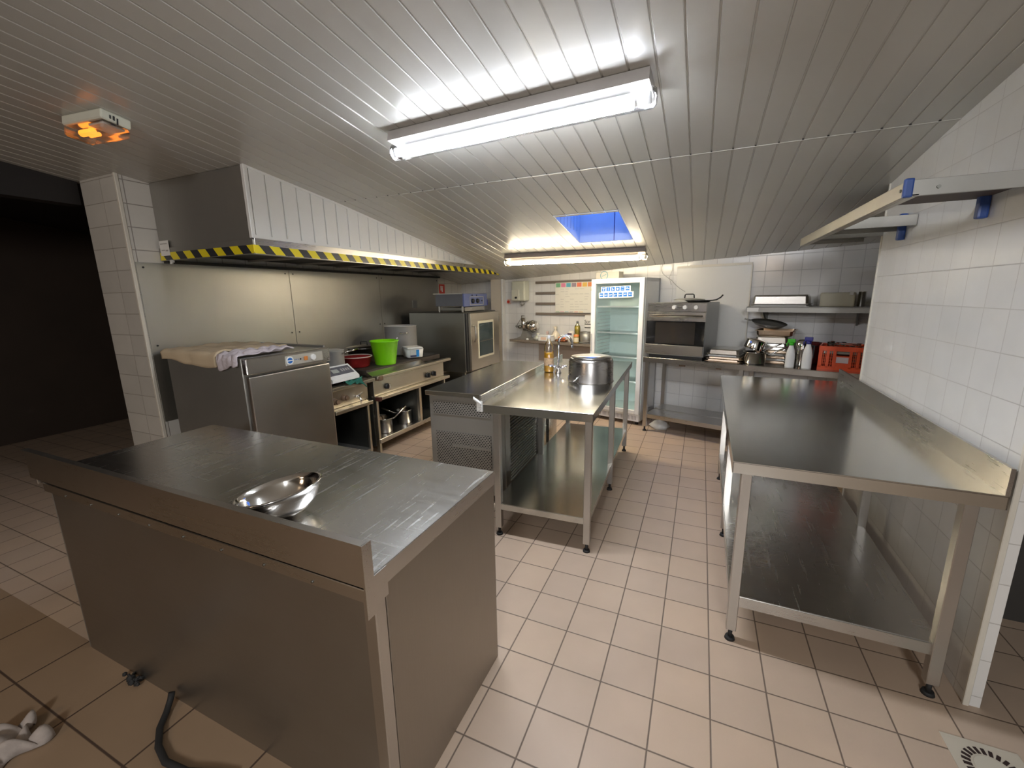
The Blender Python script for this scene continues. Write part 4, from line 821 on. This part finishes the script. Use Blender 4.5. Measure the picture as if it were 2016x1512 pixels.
sp_ = pan('saucepan', 'steel saucepan with long handle standing on the back table by the tray tower', (1.03, 0.14, 0.845), 0.095, 0.115, S_SHINE, handle=(0.05, 0.17, 0.08), frame=BK, cat='saucepan')
up = thing('saucepan', 'smaller saucepan resting tilted upside down on the one below', 'saucepan', (1.015, 0.15, 0.965), 0, BK)
Mu = Matrix.Rotation(math.radians(15), 4, 'Y')
part('body', G().lathe([(0.088, 0.004), (0.084, 0.085), (0.074, 0.095), (0, 0.095), (0, 0.092), (0.072, 0.092), (0.081, 0.083), (0.084, 0.004)], M=Matrix.Translation((-0.005, 0, 0.022)) @ Mu), S_SHINE, up)
part('handle', G().tube([(0.08, -0.02, 0.01), (0.13, -0.05, 0.03), (0.235, -0.06, 0.09)], 0.007), S_SHINE, up)
def spray(name, label, s, capm, hgt, r, kind):
    t = thing(name, label, 'spray bottle', (s, 0.075, 0.845), 0, BK)
    part('body', G().lathe([(0, 0), (r * 0.95, 0), (r, 0.008), (r, hgt * 0.42), (r * 0.82, hgt * 0.58), (r * 0.5, hgt * 0.72), (r * 0.42, hgt * 0.78), (0, hgt * 0.78)], seg=28, sy=0.75), WPLAS, t)
    c = part('trigger_head', G().cyl((0, 0, hgt * 0.77), (0, 0, hgt * 0.87), r * 0.55, r * 0.5, seg=18).box(-r * 0.9, r * 0.75, -0.012, 0.012, hgt * 0.86, hgt * 0.985, 0.006, seg=2), capm, t)
    part('trigger', G().tube([(-r * 0.6, 0, hgt * 0.88), (-r * 1.0, 0, hgt * 0.82), (-r * 0.9, 0, hgt * 0.74)], 0.005), capm, c)
    return t
spray('spray_bottle', 'white spray bottle with a green head on the back table', 1.325, GREEN if False else plain('green_head', (0.05, 0.50, 0.02), 0.4), 0.262, 0.037, 0)
spray('spray_bottle', 'white spray bottle with a dark blue head beside the orange crate', 1.452, NAVY, 0.285, 0.038, 1)
jg = thing('metal_jug', 'shiny metal jug between the two spray bottles', 'jug', (1.395, 0.24, 0.845), 0, BK)
part('body', G().lathe([(0, 0), (0.055, 0), (0.058, 0.01), (0.058, 0.19), (0.045, 0.225), (0.03, 0.24), (0, 0.245)]), S_SHINE, jg)
part('handle', G().tube([(0.05, -0.02, 0.20), (0.09, -0.02, 0.19), (0.09, -0.02, 0.08), (0.057, -0.02, 0.06)], 0.007), BLACK, jg)
bx = thing('dark_pot', 'dark red pot standing behind the blue headed spray bottle', 'pot', (1.45, 0.45, 0.845), 0, BK)
part('body', G().lathe([(0, 0), (0.075, 0), (0.08, 0.01), (0.08, 0.20), (0.074, 0.20), (0.074, 0.012), (0, 0.008)]), plain('dark_red_enamel', (0.10, 0.015, 0.015), 0.4), bx)
part('handle', G().tube([(-0.05, -0.06, 0.17), (-0.06, -0.095, 0.17), (0.0, -0.11, 0.17), (0.05, -0.08, 0.17), (0.04, -0.07, 0.17)], 0.006), BLACK, bx)
# crate
cr = thing('plastic_crate', 'orange plastic crate full of cutlery at the right end of the back table', 'crate', (1.70, 0.26, 0.845), 0, BK)
CX, CYH, CH = 0.165, 0.15, 0.205
g = G()
for sy in (-1, 1):
    y = sy * CYH
    g.box(-CX, CX, y - 0.006, y + 0.006, 0, 0.03).box(-CX, CX, y - 0.006, y + 0.006, 0.165, CH)
    for x in (-CX + 0.012, -0.105, -0.055, 0.055, 0.105, CX - 0.012): g.box(x - 0.010, x + 0.010, y - 0.006, y + 0.006, 0.02, 0.17)
    for x in [-0.15 + 0.014 * k for k in range(22)]:
        if abs(x) > 0.05: g.box(x - 0.0018, x + 0.0018, y - 0.003, y + 0.003, 0.03, 0.165)
    for z_ in (0.055, 0.08, 0.105, 0.13):
        g.box(-CX, -0.05, y - 0.003, y + 0.003, z_ - 0.0018, z_ + 0.0018).box(0.05, CX, y - 0.003, y + 0.003, z_ - 0.0018, z_ + 0.0018)
    g.box(-0.06, 0.06, y - 0.004, y + 0.004, 0.03, 0.125)
for sx in (-1, 1):
    x = sx * CX
    g.box(x - 0.006, x + 0.006, -CYH, CYH, 0, 0.03).box(x - 0.006, x + 0.006, -CYH, CYH, 0.165, CH)
    for y in (-CYH + 0.01, -0.08, 0, 0.08, CYH - 0.01): g.box(x - 0.005, x + 0.005, y - 0.010, y + 0.010, 0.02, 0.17)
g.box(-CX, CX, -CYH, CYH, 0.0, 0.006)
part('basket', g, ORANGE, cr)
part('paper_label', G().box(-0.042, 0.042, -CYH - 0.009, -CYH - 0.007, 0.065, 0.115), plain('label_pink', (0.62, 0.50, 0.48), 0.6), cr)
rnd = random.Random(5)
for k in range(16):
    x, y = rnd.uniform(-0.11, 0.11), rnd.uniform(-0.10, 0.10); a = rnd.uniform(0, PI); zz = 0.188 + rnd.uniform(0, 0.035)
    if k == 0:
        t = thing('spoon', 'steel spoons and forks piled in the orange crate', 'cutlery', (1.70 + x, 0.26 + y, 0.845 + zz), a, BK, 'cutlery in the orange crate')
        part('handle', G().box(-0.07, 0.03, -0.004, 0.004, -0.001, 0.001, rot=Matrix.Rotation(0.06, 4, 'Y')), S_SHINE, t)
        part('bowl', G().lathe([(0, -0.004), (0.012, -0.002), (0.018, 0.003)], c=(0.045, 0, 0), sx=1.3, seg=16), S_SHINE, t)
        sp0 = t
    else: dup(sp0, (1.70 + x, 0.26 + y, 0.845 + zz), a, None, BK)
part('cutlery_bed', G().box(-0.15, 0.15, -0.138, 0.138, 0.13, 0.180, 0.01), S_DARK, cr)
gs = thing('drinking_glass', 'small clear glass sticking out of the orange crate at left', 'glass', (1.60, 0.30, 1.015), 0, BK)
part('bowl', G().lathe([(0, 0), (0.022, 0), (0.03, 0.055), (0.028, 0.055), (0.020, 0.003)]), PLASC, gs)
# steel shelf on the back wall
sh = thing('wall_shelf', 'steel wall shelf above the tray tower, holding inverted pans', 'shelf', (1.4, 0.45, 1.33), 0, BK)
part('board', G().box(0.90, 1.95, 0.25, 0.62, 1.372, 1.382).box(0.90, 1.95, 0.25, 0.256, 1.33, 1.382).box(0.90, 0.906, 0.25, 0.62, 1.33, 1.382), S_DULL, sh, frame=True)
for x in (1.02, 1.75): part('bracket', G().prism([(0.62, 1.20), (0.62, 1.372), (0.30, 1.372)], 0, x, x + 0.015), S_DARK, sh, frame=True)
part('paper_label', G().box(0.905, 1.005, 0.2475, 0.2495, 1.336, 1.372), PAPER, sh, frame=True)
gn('gastronorm_pan', 'thin dark rimmed pan at the bottom of the pair on the steel wall shelf', (1.165, 0.42, 1.382), 0.50, 0.30, 0.022, S_DULL)
gn('gastronorm_pan', 'deep bright inverted pan on the steel wall shelf', (1.165, 0.42, 1.4055), 0.48, 0.29, 0.085, S_PAN)
tbx = thing('storage_box', 'translucent beige plastic box on the steel wall shelf', 'box', (1.60, 0.42, 1.382), 0, BK)
part('box_body', G().box(-0.125, 0.125, -0.12, 0.12, 0.0, 0.125, 0.010, seg=2), plain('milky_plastic', (0.46, 0.42, 0.30), 0.4, **{'Transmission Weight': 0.3}), tbx)
part('clip', G().box(0.085, 0.11, -0.13, -0.118, 0.10, 0.135), S_DULL, tbx)
cn = thing('steel_canister', 'narrow steel canister beside the plastic box on the wall shelf', 'canister', (1.770, 0.36, 1.382), 0, BK)
part('body', G().lathe([(0, 0), (0.026, 0), (0.028, 0.005), (0.028, 0.128), (0.031, 0.13), (0.026, 0.13), (0.025, 0.01), (0, 0.006)], seg=28), S_SHINE, cn)
# wall board, cable, planner, rails, boiler
solo('wall_board', G().box(0.085, 0.845, WALLD - 0.012, WALLD - 0.002, 0.80, 1.80, 0.002), plain('board_white', (0.74, 0.73, 0.69), 0.3, var=0.01), 'large plain white sheet fixed to the back wall behind the oven', 'wall panel', frame=BK)
struct('trim_6', G().box(0.085, 0.85, WALLD - 0.014, WALLD - 0.002, 1.80, 1.825).box(0.845, 0.856, WALLD - 0.02, WALLD - 0.002, 0.80, 1.80), TRIMW, BK)
cpts = []
for k in range(25):
    u = k / 24; cpts.append((-0.02 - 0.075 * math.sin(PI * min(1, u * 1.6)) + 0.27 * max(0, u - 0.45) ** 1.2 * 1.6, WALLD - 0.02, 1.905 - 0.36 * u + 0.02 * math.sin(6 * u)))
solo('hanging_wire', G().tube(cpts, 0.0028, seg=6).tube([(0.02, WALLD - 0.018, 1.90), (0.03, WALLD - 0.018, 1.78), (0.0, WALLD - 0.018, 1.70), (0.03, WALLD - 0.018, 1.62)], 0.002, seg=6), GREYI, 'thin grey wire looping down the back wall above the oven', 'wire', frame=BK)
for k, (z_, x1) in enumerate(((1.702, -0.80), (1.552, -1.54), (1.405, -1.54), (1.262, -0.80))):
    lab = ('topmost', 'second', 'third', 'lowest')[k] + ' of four grey brown wall rails around the wall planner'
    solo('wall_rail', G().box(-1.915, x1, WALLD - 0.028, WALLD - 0.002, z_ - 0.017, z_ + 0.017, 0.002), WOODG, lab, 'rail', frame=BK, group='wall rails by the planner')
pn = thing('wall_planner', 'white wall planner with a row of coloured squares beside the fridge', 'planner', (-1.30, 0.58, 1.28), 0, BK)
PX0, PX1 = -1.560, -0.93
part('board', G().box(PX0, PX1, WALLD - 0.045, WALLD - 0.030, 1.285, 1.690, 0.002), plain('planner_white', (0.72, 0.70, 0.62), 0.4, var=0.01), pn, frame=True)
cols = [(0.20, 0.45, 0.25), (0.70, 0.22, 0.35), (0.12, 0.42, 0.52), (0.32, 0.24, 0.28), (0.75, 0.18, 0.10), (0.72, 0.45, 0.10), (0.75, 0.25, 0.08)]
for k, c in enumerate(cols):
    x = PX0 + 0.014 + k * 0.083
    part('header_square', G().box(x, x + (0.07 if k < 6 else 0.10), WALLD - 0.0465, WALLD - 0.045, 1.628, 1.682), plain('header_%d' % k, c, 0.5), pn, frame=True)
gl = G(); rnd = random.Random(2)
for k in range(7):
    for j in range(9):
        if rnd.random() < 0.55:
            x = PX0 + 0.014 + k * 0.075; gl.box(x, x + rnd.uniform(0.04, 0.07), WALLD - 0.0462, WALLD - 0.045, 1.60 - j * 0.034, 1.604 - j * 0.034)
part('printed_lines', gl, GREYI, pn, frame=True)
for k, c in enumerate(cols[:6]):
    x = PX0 + 0.01 + k * 0.075; part('footer_bar', G().box(x, x + 0.06, WALLD - 0.0464, WALLD - 0.045, 1.292, 1.300), plain('footer_%d' % k, [q * 0.8 + 0.1 for q in c], 0.5), pn, frame=True)
part('map_mark', G().cyl((PX1 - 0.045, WALLD - 0.0465, 1.585), (PX1 - 0.045, WALLD - 0.045, 1.585), 0.028, seg=7), plain('map_yellow', (0.72, 0.50, 0.05), 0.5), pn, frame=True)
part('map_mark', G().cyl((PX1 - 0.045, WALLD - 0.0468, 1.555), (PX1 - 0.045, WALLD - 0.045, 1.555), 0.018, seg=6), plain('map_orange', (0.75, 0.20, 0.04), 0.5), pn, frame=True)
wh = thing('water_heater', 'small cream wall water heater left of the grey rails', 'water heater', (-2.14, 0.55, 1.45), 0, BK)
part('casing', G().box(-2.285, -2.035, WALLD - 0.13, WALLD - 0.002, 1.445, 1.735, 0.03, seg=4), plain('heater_cream', (0.60, 0.60, 0.49), 0.4), wh, frame=True)
part('front_flap', G().box(-2.275, -2.13, WALLD - 0.137, WALLD - 0.129, 1.455, 1.61, 0.004), plain('heater_flap', (0.64, 0.63, 0.52), 0.4), wh, frame=True)
part('knob', G().cyl((-2.185, WALLD - 0.137, 1.495), (-2.185, WALLD - 0.155, 1.495), 0.017, 0.014, seg=20), BLACK, wh, frame=True)
part('pipe', G().tube([(-2.17, 0.56, 1.45), (-2.17, 0.56, 1.40), (-2.14, 0.56, 1.385), (-2.10, 0.56, 1.40), (-2.09, 0.56, 1.45)], 0.009), S_DULL, wh, frame=True)
rs = thing('emergency_switch', 'small red button switch on the back wall near the corner', 'switch', (-2.42, 0.6, 1.43), 0, BK)
part('plate', G().box(-2.455, -2.39, WALLD - 0.02, WALLD - 0.002, 1.40, 1.475, 0.003), plain('switch_plate', (0.70, 0.50, 0.42), 0.4), rs, frame=True)
part('button', G().cyl((-2.425, WALLD - 0.02, 1.435), (-2.425, WALLD - 0.04, 1.435), 0.02, seg=20), plain('switch_red', (0.65, 0.05, 0.02), 0.4), rs, frame=True)
# laminate shelf at left
ws = thing('laminate_shelf', 'thick grey brown laminate shelf on the back wall left of the fridge', 'shelf', (-1.6, 0.5, 0.86), 0, BK)
part('board', G().box(-2.225, -0.78, 0.36, 0.62, 0.862, 0.895, 0.002), WOODG, ws, frame=True)
part('shelf_shadow_panel', G().box(-1.86, -0.80, 0.595, 0.62, 0.58, 0.862), plain('shelf_shadow_brown', (0.40, 0.33, 0.27), 0.5), ws, frame=True)  # brown sheet standing in for the shelf's shadow on the wall
ZS = 0.895
vm = thing('vegetable_mill', 'polished tabletop vegetable mill with cone and grey pedestal on the laminate shelf', 'food mill', (-2.0, 0.48, ZS), 0, BK)
MG = plain('mill_grey', (0.28, 0.27, 0.25), 0.4, metal=0.4)
part('pedestal', G().prism([(-0.135, 0), (0.13, 0), (0.125, 0.012), (0.055, 0.03), (0.045, 0.12), (-0.025, 0.12), (-0.06, 0.045), (-0.125, 0.02)], 1, -0.06, 0.06), MG, vm)
part('motor_head', G().lathe([(0, -0.09), (0.055, -0.09), (0.075, -0.06), (0.082, 0.0), (0.08, 0.05), (0.065, 0.085), (0.03, 0.10), (0, 0.10)], M=Matrix.Translation((0.10, 0, 0.195)) @ Matrix.Rotation(PI / 2, 4, 'Y')), S_SHINE, vm)
part('head_band', G().lathe([(0.080, 0.0), (0.086, 0.0), (0.086, 0.01), (0.08, 0.01)], M=Matrix.Translation((0.115, 0, 0.195)) @ Matrix.Rotation(PI / 2, 4, 'Y')), S_DARK, vm)
part('chute', G().cyl((-0.035, 0, 0.13), (-0.055, 0, 0.31), 0.028, 0.042, seg=20), S_SHINE, vm)
part('feed_funnel', G().cyl((-0.085, 0, 0.17), (-0.085, 0, 0.34), 0.008, seg=10).cyl((-0.085, 0, 0.34), (-0.03, 0, 0.34), 0.006, seg=8), S_DULL, vm)
part('crank_knob', G().lathe([(0, -0.02), (0.018, -0.012), (0.02, 0), (0.018, 0.012), (0, 0.02)], c=(-0.16, -0.02, 0.185)).cyl((-0.16, -0.02, 0.2), (-0.09, 0, 0.31), 0.004, seg=8), S_DARK, vm)
part('crank_knob', G().lathe([(0, -0.028), (0.024, -0.018), (0.027, 0), (0.024, 0.018), (0, 0.028)], c=(-0.095, -0.03, 0.18)), S_DARK, vm)
part('foot_bolt', G().lathe([(0, 0), (0.02, 0), (0.018, 0.02), (0, 0.028)], c=(0.08, -0.082, 0), seg=14), WPLAS, vm)
for k, (x, y, r, z_, m_, nm, lab) in enumerate((
    (-1.80, 0.49, 0.050, 0.10, plain('clear_bag', (0.60, 0.60, 0.52), 0.3), 'plastic_bag', 'pale crumpled plastic bag right beside the vegetable mill'),
    (-1.68, 0.56, 0.045, 0.12, plain('pinkish_bag', (0.58, 0.42, 0.38), 0.5, var=0.3, scale=40), 'plastic_bag', 'pinkish food bag behind the white tub on the laminate shelf'),
    (-1.535, 0.545, 0.055, 0.20, plain('food_bag', (0.72, 0.64, 0.50), 0.4, var=0.2, scale=40), 'food_bag', 'tall tied clear food bag on the laminate shelf, highest of the bags'))):
    rnd = random.Random(k + 11); n_ = 20; g = G()
    prof = [(0, 0), (r, 0.0), (r * 1.1, z_ * 0.2), (r * 0.95, z_ * 0.45), (r * 0.45, z_ * 0.65), (r * 0.2, z_ * 0.72), (r * 0.5, z_ * 0.95), (r * 0.35, z_)]
    g.lathe(prof, seg=n_)
    for v in g.b.verts:
        if v.co.z > 0.001: v.co.x *= rnd.uniform(0.8, 1.2); v.co.y *= rnd.uniform(0.8, 1.2); v.co.z *= rnd.uniform(0.93, 1.05)
    o = solo(nm, g, m_, lab, 'bag', (x, y, ZS), 0, BK)
tw = thing('white_tub', 'low white rectangular tub on the laminate shelf below the planner', 'tub', (-1.60, 0.415, ZS), 0, BK)
part('body', G().box(-0.11, 0.10, -0.05, 0.05, 0, 0.075, 0.008), WPLAS, tw)
part('lid', G().box(-0.115, 0.105, -0.055, 0.055, 0.070, 0.085, 0.004), WPLAS, tw)
part('paper_label', G().box(-0.06, 0.03, -0.0515, -0.050, 0.02, 0.06), plain('peach_label', (0.75, 0.55, 0.42), 0.5), tw)
tc_ = thing('tomato_punnet', 'clear punnet of orange tomatoes behind the tap, on the laminate shelf', 'punnet', (-1.36, 0.44, ZS), 0, BK)
part('tray', G().box(-0.082, 0.075, -0.05, 0.05, 0, 0.035, 0.006), PLASC, tc_)
TOM = plain('tomato', (0.72, 0.20, 0.06), 0.35)
o_ = 0
for i in range(4):
    for j in range(2):
        t = solo('tomato', G().lathe([(0, 0), (0.012, 0.002), (0.019, 0.012), (0.019, 0.02), (0.012, 0.031), (0, 0.034)], seg=14), TOM, 'orange red tomatoes heaped in the clear punnet', 'tomato', (-1.415 + i * 0.037, 0.42 + j * 0.038, ZS + 0.003), 0, BK, 'tomatoes in the punnet')
for i in range(3):
    solo('tomato', G().lathe([(0, 0), (0.012, 0.002), (0.019, 0.012), (0.019, 0.02), (0.012, 0.031), (0, 0.034)], seg=14), TOM, 'orange red tomatoes heaped in the clear punnet', 'tomato', (-1.396 + i * 0.037, 0.438, ZS + 0.035), 0, BK, 'tomatoes in the punnet')
wl = thing('labelled_jar', 'white jar with a dark label strip on the laminate shelf behind the tap', 'jar', (-1.235, 0.48, ZS), 0, BK)
part('body', G().lathe([(0, 0), (0.042, 0), (0.045, 0.01), (0.045, 0.13), (0.03, 0.15), (0, 0.152)]), plain('jar_white', (0.70, 0.66, 0.60), 0.4), wl)
part('label_strip', G().box(-0.032, 0.034, -0.048, -0.044, 0.10, 0.124), plain('dark_label', (0.10, 0.06, 0.12), 0.5), wl)
ob = thing('oil_bottle', 'tall bottle of yellow cooking oil on the laminate shelf beside the fridge', 'bottle', (-1.135, 0.47, ZS), 0, BK)
part('bottle_shell', G().lathe([(0, 0), (0.036, 0), (0.038, 0.01), (0.037, 0.14), (0.040, 0.17), (0.038, 0.215), (0.015, 0.250), (0.013, 0.262)], seg=28), clear('oil_plastic', (0.97, 0.95, 0.80), 0.25, 0.08), ob)
part('oil', G().lathe([(0, 0.004), (0.0345, 0.004), (0.0355, 0.14), (0.0385, 0.17), (0.0365, 0.212), (0, 0.225)], seg=28), plain('yellow_oil', (0.74, 0.60, 0.03), 0.2, **{'Transmission Weight': 0.3}), ob)
part('bottle_cap', G().lathe([(0, 0.285), (0.014, 0.285), (0.016, 0.258), (0, 0.256)], seg=18), plain('cap_dark', (0.12, 0.12, 0.13), 0.4), ob)
vb = thing('vinegar_bottle', 'short amber bottle with an orange and cream label in front of the oil', 'bottle', (-1.100, 0.385, ZS), 0, BK)
part('body', G().lathe([(0, 0), (0.033, 0), (0.035, 0.008), (0.035, 0.095), (0.025, 0.115), (0.022, 0.125), (0, 0.126)], seg=28), plain('amber', (0.36, 0.25, 0.08), 0.2), vb)
part('orange_band', G().lathe([(0.0355, 0.090), (0.0355, 0.112), (0.030, 0.116)], seg=28), plain('band_orange', (0.76, 0.22, 0.06), 0.5), vb)
part('paper_label', G().lathe([(0.0358, 0.02), (0.0358, 0.075)], seg=28), plain('label_cream', (0.68, 0.60, 0.42), 0.6), vb)
mp = thing('metal_pot', 'dull metal pot partly hidden behind the fridge on the laminate shelf', 'pot', (-0.99, 0.462, ZS + 0.02), 0, BK)
part('body', G().lathe([(0, 0), (0.078, 0), (0.085, 0.01), (0.09, 0.125), (0.084, 0.125), (0.08, 0.01), (0, 0.006)]), S_DULL, mp)
part('rim', G().lathe([(0.088, 0.122), (0.095, 0.126), (0.088, 0.130)]), S_PAN, mp)
solo('plate', G().lathe([(0, 0), (0.07, 0), (0.10, 0.012), (0.102, 0.014), (0.07, 0.005), (0, 0.004)]), WPLAS, 'white plate under the metal pot on the laminate shelf', 'plate', (-0.99, 0.465, ZS), 0, BK)
pk = thing('printed_bag', 'white packet with black lettering standing above the metal pot by the fridge', 'packet', (-0.99, 0.575, ZS), 0, BK)
part('packet', G().box(-0.10, 0.10, 0.0, 0.035, 0, 0.36, 0.015, seg=2), plain('packet_white', (0.74, 0.72, 0.68), 0.5), pk)
text_part('lettering', 'Sor', 0.062, BLACK, Matrix.Translation((-0.098, -0.001, 0.255)) @ Matrix.Rotation(PI / 2, 4, 'X'), pk)
part('printed_bar', G().box(-0.095, 0.02, -0.002, 0.0, 0.236, 0.246).box(-0.095, 0.02, -0.002, 0.0, 0.19, 0.20), BLACK, pk)

# ================================================================== RIGHT WALL RACK
rk = thing('wall_rack', 'slatted metal wall rack with blue plastic end caps high on the right wall', 'rack', (0.83, 2.9, 1.86))
DKR = plain('rack_underside_brown', (0.045, 0.028, 0.022), 0.6)
part('front_beam', G().box(0.645, 0.66, 2.07, 3.90, 1.85, 1.905, 0.002).box(0.66, 0.685, 2.07, 3.90, 1.85, 1.856), steel('rack_rail', (0.62, 0.59, 0.52), 0.4, (60, 3, 60)), rk, frame=True)
for k, (ya, yb) in enumerate(((2.07, 2.42), (2.98, 3.24), (3.44, 3.80))):
    s_ = part('slat', G().box(0.66, 0.998, ya, ya + 0.012, 1.85, 1.905, 0.001), S_DULL, rk, frame=True)
    if k: part('slat', G().box(0.66, 0.998, yb - 0.012, yb, 1.85, 1.905, 0.001), S_DULL, rk, frame=True)
    part('slat_board', G().box(0.662, 0.995, ya + 0.012, yb - 0.012, 1.872, 1.885), DKR if k == 0 else S_DARK, s_, frame=True)
for yy in (2.36, 3.12): part('wall_bracket', G().box(0.965, 0.999, yy - 0.016, yy + 0.016, 1.79, 1.93, 0.008, seg=2), BLUEC, rk, frame=True)
part('corner_cap', G().box(0.636, 0.664, 2.055, 2.075, 1.845, 1.91, 0.006, seg=2), BLUEC, rk, frame=True)
part('bolt', G().cyl((0.735, 2.07, 1.875), (0.735, 2.064, 1.875), 0.006, seg=10).cyl((0.642, 2.10, 1.875), (0.638, 2.10, 1.875), 0.006, seg=10), S_DARK, rk, frame=True)

# ================================================================== FLOOR THINGS
fd = thing('floor_drain', 'square cream floor drain with radial slots at lower right', 'drain', (0.965, 1.60, 0.0))
part('frame_plate', G().box(-0.10, 0.10, -0.10, 0.10, 0.0, 0.004, 0.001), plain('drain_cream', (0.56, 0.50, 0.40), 0.5), fd)
g = G()
for k in range(24):
    a = 2 * PI * k / 24; m_ = Matrix.Rotation(a, 4, 'Z')
    r = bmesh.ops.create_cube(g.b, size=1)
    bmesh.ops.transform(g.b, matrix=m_ @ Matrix.Translation((0.066, 0, 0.0045)) @ Matrix.Diagonal((0.022, 0.010, 0.0015, 1)), verts=r['verts'])
part('slots', g, plain('drain_slot', (0.03, 0.015, 0.012), 0.8), fd)
part('centre_disc', G().cyl((0, 0, 0.004), (0, 0, 0.006), 0.048, seg=40), plain('drain_disc', (0.58, 0.53, 0.43), 0.5), fd)
solo('black_cable', G().tube([(-1.765, 0.705, 0.05), (-1.76, 0.695, 0.03), (-1.735, 0.665, 0.012), (-1.69, 0.62, 0.012), (-1.62, 0.58, 0.012), (-1.54, 0.56, 0.012), (-1.44, 0.57, 0.012), (-1.36, 0.60, 0.012), (-1.28, 0.62, 0.012)], 0.011), RUBBER, 'thick black cable coming out from under the foreground counter', 'cable')
cloth('floor_rag', 'pale crumpled rag on the brown floor at the bottom left corner', lambda u, v: (-2.20 + 0.17 * u + 0.02 * math.sin(9 * v), 0.24 + 0.20 * v + 0.02 * math.sin(8 * u), 0.004 + 0.045 * abs(math.sin(3 * PI * u)) * abs(math.sin(2.5 * PI * v)) + 0.02 * math.sin(PI * u) * math.sin(PI * v)), plain('grey_rag', (0.42, 0.36, 0.32), 0.95, var=0.3, scale=40), 20, 20, 0.004, (-2.12, 0.34, 0))
g = G(); rnd = random.Random(8)
for k in range(14):
    r = bmesh.ops.create_icosphere(g.b, subdivisions=1, radius=rnd.uniform(0.006, 0.016)); bmesh.ops.translate(g.b, vec=(rnd.uniform(-0.06, 0.06), rnd.uniform(-0.015, 0.015), rnd.uniform(0.004, 0.018)), verts=r['verts'])
solo('dirt_clump', g, RUBBER, 'black clump of dirt against the foot of the foreground counter', 'dirt', (-2.03, 0.700, 0.0))
bg = G().lathe([(0, 0), (0.07, 0.0), (0.085, 0.03), (0.06, 0.075), (0.02, 0.10), (0.03, 0.12)], seg=18)
rnd = random.Random(3)
for v in bg.b.verts: v.co.x *= rnd.uniform(0.85, 1.2) * 1.2; v.co.y *= rnd.uniform(0.8, 1.2)
solo('floor_bag', bg, WPLAS, 'white plastic bag on the floor under the left end of the back table', 'bag', (0.12, 0.22, 0), 0, BK)

for o in C.objects:
    if '_f' in o.keys(): del o['_f']
